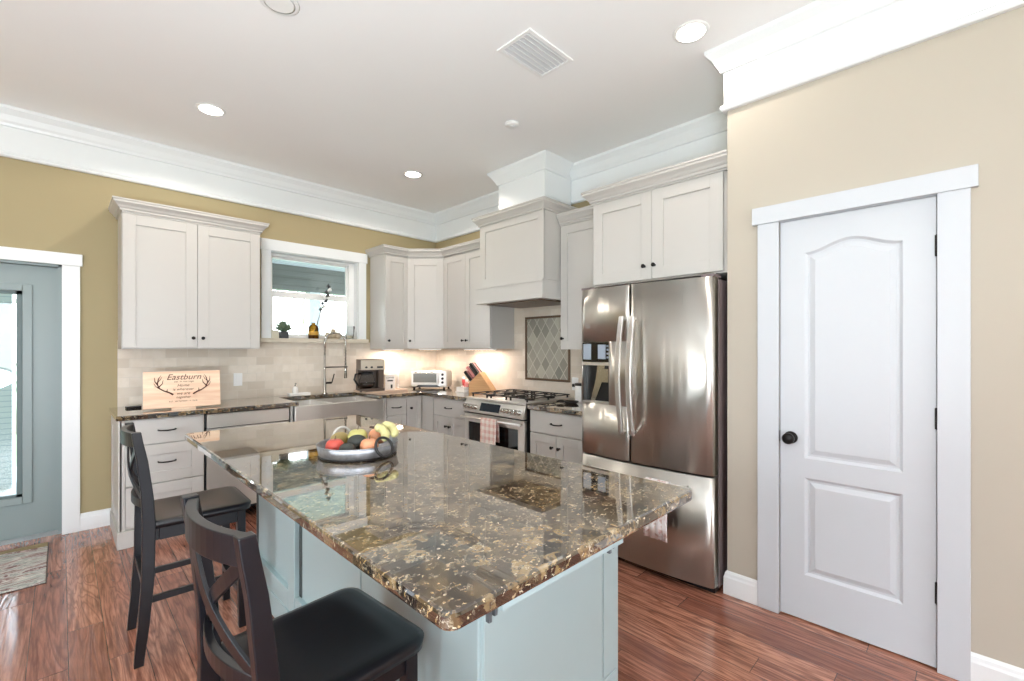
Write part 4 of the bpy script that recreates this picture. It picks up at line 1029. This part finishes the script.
MB().lathe([(0.034, 0.002), (0.054, 0.02), (0.063, 0.055), (0.0005, 0.056)], -0.035, -0.045, 0.037, 24).build('coffee', plain('black_coffee', lin(40, 26, 18), 0.15), t)
MB().lathe([(0.050, 0.145), (0.050, 0.165), (0.02, 0.172), (0.0005, 0.172)], -0.035, -0.045, 0.036, 24).tube([(-0.085, -0.05, 0.19), (-0.135, -0.07, 0.185), (-0.145, -0.075, 0.13), (-0.115, -0.062, 0.07), (-0.09, -0.055, 0.07)], 0.009, 8).build('carafe_handle', 'blackp', t)
t = thing('coffee_box', 'white printed coffee box right of the coffee maker', 'box', (-0.79, -0.24, CT+0.0105), -0.35)
MB().box(-0.055, 0.055, -0.035, 0.035, 0, 0.165).build('carton', 'ceramic', t, bev=0.002)
m_ = text_mb('COFFEE', 0.024, Matrix.Translation((0, -0.0354, 0.13)) @ FACE, 0.0005); m_.box(-0.03, 0.03, -0.036, -0.035, 0.09, 0.105); m_.box(0.005, 0.025, -0.036, -0.035, 0.015, 0.055); m_.build('print', 'blackp', t)
t = thing('pillar_candle', 'tall slim white candle on a holder beside the toaster oven', 'candle', (-0.62, -0.12, CT))
MB().lathe([(0.045, 0), (0.045, 0.008), (0.016, 0.015), (0.014, 0.035), (0.022, 0.04), (0.022, 0.045)], n=20).build('holder', 'ceramic', t)
MB().lathe([(0.018, 0.0455), (0.018, 0.255), (0.002, 0.26), (0.0015, 0.272), (0.0004, 0.273)], n=16).build('wax', 'ceramic', t)

# toaster oven
t = thing('toaster_oven', 'silver toaster oven in the counter corner', 'toaster oven', (-0.30, -0.335, CT), -pi/4-0.12)
MB().box(-0.215, 0.215, -0.12, 0.12, 0.018, 0.205).build('housing', 'steelh', t, bev=0.02)
d = MB().box(-0.20, 0.115, -0.134, -0.121, 0.05, 0.195).build('glass_door', 'white', t, bev=0.008)
MB().box(-0.175, 0.095, -0.1365, -0.134, 0.075, 0.175).build('window', 'toastglass', d)
MB().tube([(-0.15, -0.134, 0.185), (-0.15, -0.155, 0.185), (0.07, -0.155, 0.185), (0.07, -0.134, 0.185)], 0.005, 8).build('handle', 'chrome', d)
MB().box(0.125, 0.205, -0.130, -0.121, 0.045, 0.195).build('control_panel', 'steelh', t, bev=0.004)
for z in (0.075, 0.12, 0.165): MB().lathe([(0.014, 0), (0.013, 0.014), (0.0005, 0.015)], T=Matrix.Translation((0.165, -0.130, z)) @ Matrix.Rotation(pi/2, 4, 'X'), n=16).build('knob', 'blackp', t)
MB().prism([(-0.15, 0.02), (-0.12, 0.046), (0.10, 0.046), (0.14, 0.02)], -0.132, -0.12, 'y').build('crumb_tray', 'blackp', t)
for x in (-0.175, 0.175):
    for y in (-0.10, 0.09): MB().lathe([(0.012, 0), (0.014, 0.02)], x, y, 0, 12).build('foot', 'blackp', t)

# spice bottles, butter dish, knife block
def bottle(name, label, cat, loc, prof, mat, cap, h):
    t = thing(name, label, cat, loc); MB().lathe(prof, n=16).build('bottle', mat, t); MB().lathe([(cap, h-0.0005), (cap, h+0.022), (cap*0.7, h+0.027), (0.0005, h+0.0275)], n=14).build('cap', 'white', t); return t
bottle('pepper_grinder', 'red pepper grinder between the toaster oven and the knife block', 'grinder', (-0.20, -0.80, CT), [(0.022, 0), (0.024, 0.02), (0.014, 0.05), (0.020, 0.09), (0.018, 0.12)], 'red', 0.016, 0.12)
bottle('spice_bottle', 'pinkish salt bottle just right of the red pepper grinder', 'bottle', (-0.24, -0.90, CT), [(0.022, 0), (0.022, 0.085), (0.015, 0.10)], plain('pink_salt', lin(222, 150, 146), 0.4), 0.016, 0.10)
t = thing('butter_dish', 'small white lidded butter dish before the knife block', 'dish', (-0.36, -0.98, CT), -pi/2)
MB().box(-0.075, 0.075, -0.04, 0.04, 0, 0.012).build('base', 'ceramic', t, bev=0.004)
MB().box(-0.065, 0.065, -0.032, 0.032, 0.0122, 0.055).tube([(-0.015, 0, 0.054), (-0.012, 0, 0.066), (0.012, 0, 0.066), (0.015, 0, 0.054)], 0.004, 8).build('lid', 'ceramic', t, bev=0.006)
# knife block: local +x points away from the corner (screen right), block leans back
KB = (-0.27, -1.13, CT); KR = -1.25
t = thing('knife_block', 'slanted honey oak knife block left of the range', 'knife block', KB, KR)
poly = [(-0.085, 0.0), (0.21, 0.0), (0.045, 0.215), (-0.085, 0.10)]
MB().prism(poly, -0.055, 0.055, 'y').build('block', 'oak', t, bev=0.003)
MB().prism([(-0.088, 0.006), (-0.0855, 0.006), (-0.0855, 0.095), (-0.088, 0.095)], -0.052, 0.052, 'y').build('end_plate', 'darkwood', t)
kd = Vector((-0.662, 0, 0.749)).normalized()
top0, top1 = Vector((-0.080, 0, 0.1045)), Vector((0.040, 0, 0.2106))
spots = [(i, j) for i in range(3) for j in range(4)]
labs = {}
def make_knife(L, mat, lab):
    k = thing('kitchen_knife', lab, 'knife', (0, 0, 0), 0, 'knives in the oak block')
    MB().curve_strip([(0, 0, -0.005), (0, 0, L*0.5), (0, 0.0, L)], 0.030, 0.017, (1, 0, 0)).build('handle', mat, k, bev=0.003)
    MB().box(-0.010, 0.010, -0.0015, 0.0015, -0.012, -0.0055).build('bolster', 'chrome', k)
    return k
proto = {}
rowname = ['lowest', 'middle', 'topmost']; colname = ['far left', 'inner left', 'inner right', 'far right']
for i, j in spots:
    pk = (i+j) % 3 == 1
    key = (i, pk)
    if key not in proto: k = proto[key] = make_knife(0.115 if i == 0 else 0.135, 'knifepink' if pk else 'blackp', '')
    else: k = copy_tree(proto[key])
    k['label'] = ('pink' if pk else 'black') + ' handled kitchen knife, ' + rowname[i] + ' row of the oak block, ' + colname[j]
    base_ = top0.lerp(top1, (i+0.5)/3)+kd*0.0135; base_.y = -0.038+0.025*j
    k.matrix_world = Matrix.Translation(KB) @ rot2(KR) @ Matrix.Translation(base_) @ Matrix.Rotation(-atan2(0.66, 0.75), 4, 'Y')

# right of the range
t = thing('canister', 'white canister with a black lid beside the refrigerator', 'canister', (-0.16, -2.37, CT))
MB().lathe([(0.058, 0), (0.060, 0.004), (0.060, 0.135), (0.058, 0.14)], n=28).build('jar', 'ceramic', t)
MB().lathe([(0.063, 0.1402), (0.063, 0.155), (0.055, 0.160), (0.0005, 0.161)], n=28).build('lid', 'blackp', t)
t = thing('spoon_rest', 'black iron spoon rest with a looped handle right of the range', 'spoon rest', (-0.36, -2.36, CT), -0.9)
MB().lathe([(0.045, 0), (0.06, 0.014), (0.062, 0.022), (0.055, 0.018), (0.04, 0.006), (0.0005, 0.005)], 0.04, 0, 0, 24).build('bowl', 'iron', t)
MB().torus((-0.05, 0, 0.02), 0.03, 0.006, 'z', 20, 8).build('handle', 'iron', t)

# window sill things
SZ = 1.4745
t = thing('candle', 'small square cream candle at the left end of the window sill', 'candle', (-1.888, 0.03, SZ), 0.1)
MB().box(-0.036, 0.036, -0.036, 0.036, 0, 0.078).build('wax', 'candle', t, bev=0.004); MB().lathe([(0.0015, 0.078), (0.0015, 0.09)], n=8).build('wick', 'blackp', t)
t = thing('potted_plant', 'small green succulent in a charcoal cube pot on the sill', 'plant', (-1.800, 0.025, SZ), 0.05)
MB().box(-0.036, 0.036, -0.036, 0.036, 0, 0.068).build('pot', 'pot', t, bev=0.003)
m_ = MB()
for i in range(46):
    a = i*2.399; e_ = radians(20+65*(i/46)); r = 0.075+0.02*random.random(); dr_ = Vector((cos(a)*cos(e_), sin(a)*cos(e_), sin(e_)))
    m_.tube([(0, 0, 0.066), tuple(Vector((0, 0, 0.068))+dr_*r*0.5), tuple(Vector((0, 0, 0.070))+dr_*r*1.3)], [0.003, 0.010, 0.002], 5)
m_.build('leaves', 'green', t)
t = thing('glass_bottle', 'amber glass bottle in the middle of the window sill', 'bottle', (-1.512, 0.02, SZ))
MB().lathe([(0.046, 0), (0.050, 0.006), (0.050, 0.105), (0.044, 0.128), (0.022, 0.142), (0.018, 0.160), (0.021, 0.164)], n=28).build('body', 'amber', t)
MB().lathe([(0.0505, 0.035), (0.0508, 0.036), (0.0508, 0.075), (0.0505, 0.076)], n=28).build('label_band', plain('mustard_label', lin(196, 150, 54), 0.5), t)
t = thing('dried_stem', 'dark dried stem with seed pods standing in the amber bottle', 'stem', (-1.512, 0.02, SZ+0.006))
tip = Vector((0.165, -0.03, 0.555))
MB().tube([(0.0, 0, 0.0), tuple(tip*0.35+Vector((-0.012, 0, 0))), tuple(tip*0.7+Vector((-0.012, 0, 0))), tuple(tip)], [0.005, 0.0045, 0.004, 0.002], 6).build('stalk', 'darkwood', t)
for i in range(9):
    k = 0.5+0.055*i; p = tip*k+Vector((-0.010, 0, 0)); s = 1 if i % 2 else -1
    m_ = MB(); m_.tube([tuple(p), tuple(p+Vector((0.016*s+0.008, 0.004*s, 0.020))), tuple(p+Vector((0.022*s+0.014, 0.006*s, 0.045)))], [0.003, 0.021, 0.002], 8); m_.build('seed_pod', 'white' if i % 3 == 1 else 'pot', t)
t = thing('coral_ornament', 'lumpy beige coral ornament right of the amber bottle', 'ornament', (-1.30, 0.025, SZ))
m_ = MB(); m_.lathe([(0.05, 0), (0.055, 0.006), (0.05, 0.01)], n=20)
for i in range(26):
    a = random.random()*6.28; r = 0.055*sqrt(random.random()); m_.ball((r*cos(a)*1.35, r*sin(a)*0.6, 0.026+0.075*random.random()*(1-r/0.07)), 0.022+0.010*random.random(), 10)
m_.build('coral', 'shell', t)
t = thing('glass_vase', 'clear glass vase at the right end of the window sill', 'vase', (-1.125, 0.02, SZ))
MB().lathe([(0.034, 0), (0.038, 0.004), (0.044, 0.06), (0.054, 0.14), (0.051, 0.14), (0.041, 0.06), (0.034, 0.010), (0.0005, 0.008)], n=28).build('glass', 'vaseglass', t)
MB().lathe([(0.0005, 0.0105), (0.032, 0.0105), (0.036, 0.035), (0.0005, 0.04)], n=20).build('pebbles', 'candle', t)

# fruit tray on the island
BC = (-2.426, -2.832, 0.914)
t = thing('fruit_basket', 'round galvanised metal fruit basket with ring handles on the island', 'basket', BC, radians(-45))
a, b = 0.167, 0.167
prof = [(0.0005, 0.006), (0.86, 0.006), (0.93, 0.010), (0.985, 0.044), (1.0, 0.050), (1.015, 0.046), (0.965, 0.006), (0.9, 0.0), (0.0005, 0.0)]
def oval(mb, prof, n=48):
    vs = [(a*r*cos(2*pi*k/n), b*r*sin(2*pi*k/n), z) for r, z in prof for k in range(n)]
    mb.add(vs, [(i*n+k, i*n+(k+1) % n, (i+1)*n+(k+1) % n, (i+1)*n+k) for i in range(len(prof)-1) for k in range(n)], True)
m_ = MB(); oval(m_, prof); m_.build('bowl', 'galv', t)
MB().torus((0, 0, 0.050), a*1.008, 0.003, 'z', 48, 6).build('rim', 'galv', t)
MB().torus((0, 0, 0.005), a*0.955, 0.005, 'z', 48, 6).build('base_ring', 'black', t)
for an, lean, hh, mt in ((radians(133), 0.15, 0.052, plain('pale_ring', lin(208, 206, 200), 0.35, 0.5)), (radians(-35), -0.45, 0.050, 'iron')):
    TR = rot2(an) @ Matrix.Translation((a+0.006, 0, hh)) @ Matrix.Rotation(lean, 4, 'Y')
    MB().torus((0, 0, 0), 0.041, 0.0058, 'x', 28, 8, T=TR).build('ring_handle', mt, t)
TB = Matrix.Translation(BC) @ rot2(radians(-45))
def fruit(name, label, cat, x, y, z, r, mat, sz=(1, 1, 1), rz=0.0, stem=True, dimple=True, group='fruit in the metal basket'):
    p = TB @ Vector((x, y, z)); t = thing(name, label, cat, p, rz, group)
    prof = []
    for i in range(15):
        th = pi*i/14; rr = r*sin(th); zz = -r*cos(th)
        if dimple: k = abs(cos(th))**8; zz *= (1-0.22*k)
        prof.append((max(0.0004, rr*(1.04 if dimple else 1)), zz*sz[2]))
    MB().lathe(prof, 0, 0, 0, 22, None, sz[0], sz[1]).build('flesh', mat, t)
    if stem: MB().tube([(0, 0, r*0.72*sz[2]), (0.004, 0, r*sz[2]+0.008)], 0.0016, 6).build('stem', 'darkwood', t)
    return t
fruit('mango', 'olive green mango at the left edge of the fruit basket', 'mango', -0.098, 0.040, 0.052, 0.037, 'mango', (1.25, 0.8, 0.95), 0.2, False, False)
fruit('apple', 'bright red apple at the front left of the fruit basket', 'apple', -0.080, -0.060, 0.044, 0.037, 'apple')
fruit('avocado', 'small dark avocado at the front of the basket, touching the red apple', 'avocado', -0.012, -0.100, 0.040, 0.029, 'avo', (1.2, 0.95, 0.95), -0.8, False, False)
fruit('avocado', 'larger dark avocado in the middle of the fruit basket', 'avocado', 0.005, -0.030, 0.056, 0.034, 'avo', (1.25, 0.95, 0.95), -0.6, False, False)
fruit('pear', 'yellow green pear at the back left of the fruit basket', 'pear', -0.020, 0.050, 0.062, 0.042, 'pear', (1, 1, 1.0), 0.3)
fruit('apple', 'yellow and pink apple at the back of the fruit basket', 'apple', 0.062, 0.075, 0.062, 0.040, 'apple2')
fruit('apple', 'blushed orange-pink apple at the front right, below the bananas', 'apple', 0.070, -0.070, 0.048, 0.037, 'apple2')
def banana(label, pts, r):
    o3 = TB @ Vector(pts[0]); t = thing('banana', label, 'banana', o3, 0, 'fruit in the metal basket')
    P = [(TB @ Vector(p))-o3 for p in pts]; out = []
    n = 16
    for i in range(n+1):                     # Catmull-Rom through the control points
        u_ = i/n*(len(P)-1); k = min(int(u_), len(P)-2); f_ = u_-k
        p0, p1, p2, p3 = P[max(k-1, 0)], P[k], P[k+1], P[min(k+2, len(P)-1)]
        out.append(tuple(0.5*((2*p1)+(p2-p0)*f_+(2*p0-5*p1+4*p2-p3)*f_*f_+(3*p1-p0-3*p2+p3)*f_**3)))
    rs = [r*min(1, 0.3+5*i/n)*min(1, 0.25+4*(n-i)/n) for i in range(n+1)]
    MB().tube(out, rs, 8).build('peel', 'banana', t)
    q_ = Vector(out[0]); d_ = (q_-Vector(out[1])).normalized(); MB().tube([tuple(q_-d_*0.002), tuple(q_+d_*0.022)], [0.006, 0.004], 6).build('stem', 'darkwood', t)
banana('banana nearest the back of the fruit basket, its stem over the yellow and pink apple', [(0.088, 0.040, 0.118), (0.128, 0.045, 0.112), (0.155, 0.015, 0.096), (0.160, -0.030, 0.082)], 0.019)
banana('banana nearest the front of the fruit basket, reaching down to the dark ring handle', [(0.068, 0.010, 0.112), (0.100, 0.005, 0.108), (0.128, -0.030, 0.088), (0.132, -0.078, 0.074)], 0.019)

# rug
mb = MB(); mb.box(-0.42, 0.42, -0.385, 0.385, 0, 0.010)
t = thing('rug', 'small marbled grey and wine red rug by the patio door', 'rug', (-3.835, -0.525, 0.0005))
mb.build('pile', 'rug', t, bev=0.004)
MB().box(-0.425, 0.425, -0.39, 0.39, -0.0003, 0.004).build('binding', 'darkwood', t)

# ================================================================== OUTSIDE
struct(MB().box(-14, 8, 0.16, 3.3, -0.25, -0.03).build('porch_floor', plain('concrete', lin(200, 204, 204), 0.8)))
struct(MB().box(-30, 30, 3.3, 60, -0.5, -0.3).build('ground', 'grass'))
struct(MB().box(-14, 8, 0.16, 3.2, 2.72, 2.80).build('porch_ceiling', 'bead'))
struct(MB().box(-14, 8, 3.0, 3.2, 2.32, 2.719).build('porch_beam', 'beam'))
for x, lb in ((-0.32, 'pale blue square porch post seen through the window'), (-2.75, 'pale blue square porch post out beyond the patio door'), (-6.2, 'pale blue square porch post far to the left')):
    t = thing('porch_post', lb, 'post', (x, 3.1, -0.03)); MB().box(-0.09, 0.09, -0.09, 0.09, 0, 2.349).build('shaft', 'post', t, bev=0.006); MB().box(-0.12, 0.12, -0.12, 0.12, 0, 0.2).build('plinth', 'post', t, bev=0.006)
t = thing('siding_panel', 'pale blue lap-sided porch column outside the patio door', 'column', (-4.20, 2.2, -0.03))
MB().box(-0.55, 0.50, -0.15, 0.15, 0, 2.7495).build('siding', 'siding', t)
def tree(label, x, y, h, sc, n=900):
    t = thing('tree', label, 'tree', (x, y, -0.3)); rr = random.Random(int(x*10+y*7))
    m = MB(); m.tube([(0, 0, 0), (0.1, 0, h*0.45), (0.0, 0.1, h*0.8)], [0.12, 0.09, 0.03], 8)
    for i in range(9): a = rr.random()*6.28; z = h*(0.3+0.45*rr.random()); m.tube([(0.05, 0, z), (cos(a)*sc*0.5, sin(a)*sc*0.5, z+sc*0.35), (cos(a)*sc*0.9, sin(a)*sc*0.9, z+sc*0.6)], [0.035, 0.02, 0.006], 5)
    m.build('trunk', 'bark', t)
    l = MB()
    for i in range(n):
        a = rr.random()*6.28; e_ = rr.random()*3.14; r = sc*(0.45+0.6*rr.random()); c = Vector((cos(a)*sin(e_)*r, sin(a)*sin(e_)*r, h*0.62+cos(e_)*r*1.3)); u_ = Vector((rr.uniform(-1, 1), rr.uniform(-1, 1), rr.uniform(-1, 1))).normalized()*0.07; v_ = u_.cross(Vector((rr.uniform(-1, 1), rr.uniform(-1, 1), rr.uniform(-1, 1)))).normalized()*0.045
        l.add([tuple(c-u_), tuple(c-v_), tuple(c+u_), tuple(c+v_)], [(0, 1, 2, 3)])
    l.build('foliage', 'leaf', t)
tree('leafy tree seen through the left half of the sink window', 1.8, 9.5, 4.2, 1.7, 420)
tree('leafy tree seen through the right half of the sink window', 5.2, 11.5, 4.6, 1.7, 420)
tree('bushy tree seen through the patio door glass', -3.9, 8.5, 3.4, 1.3, 500)
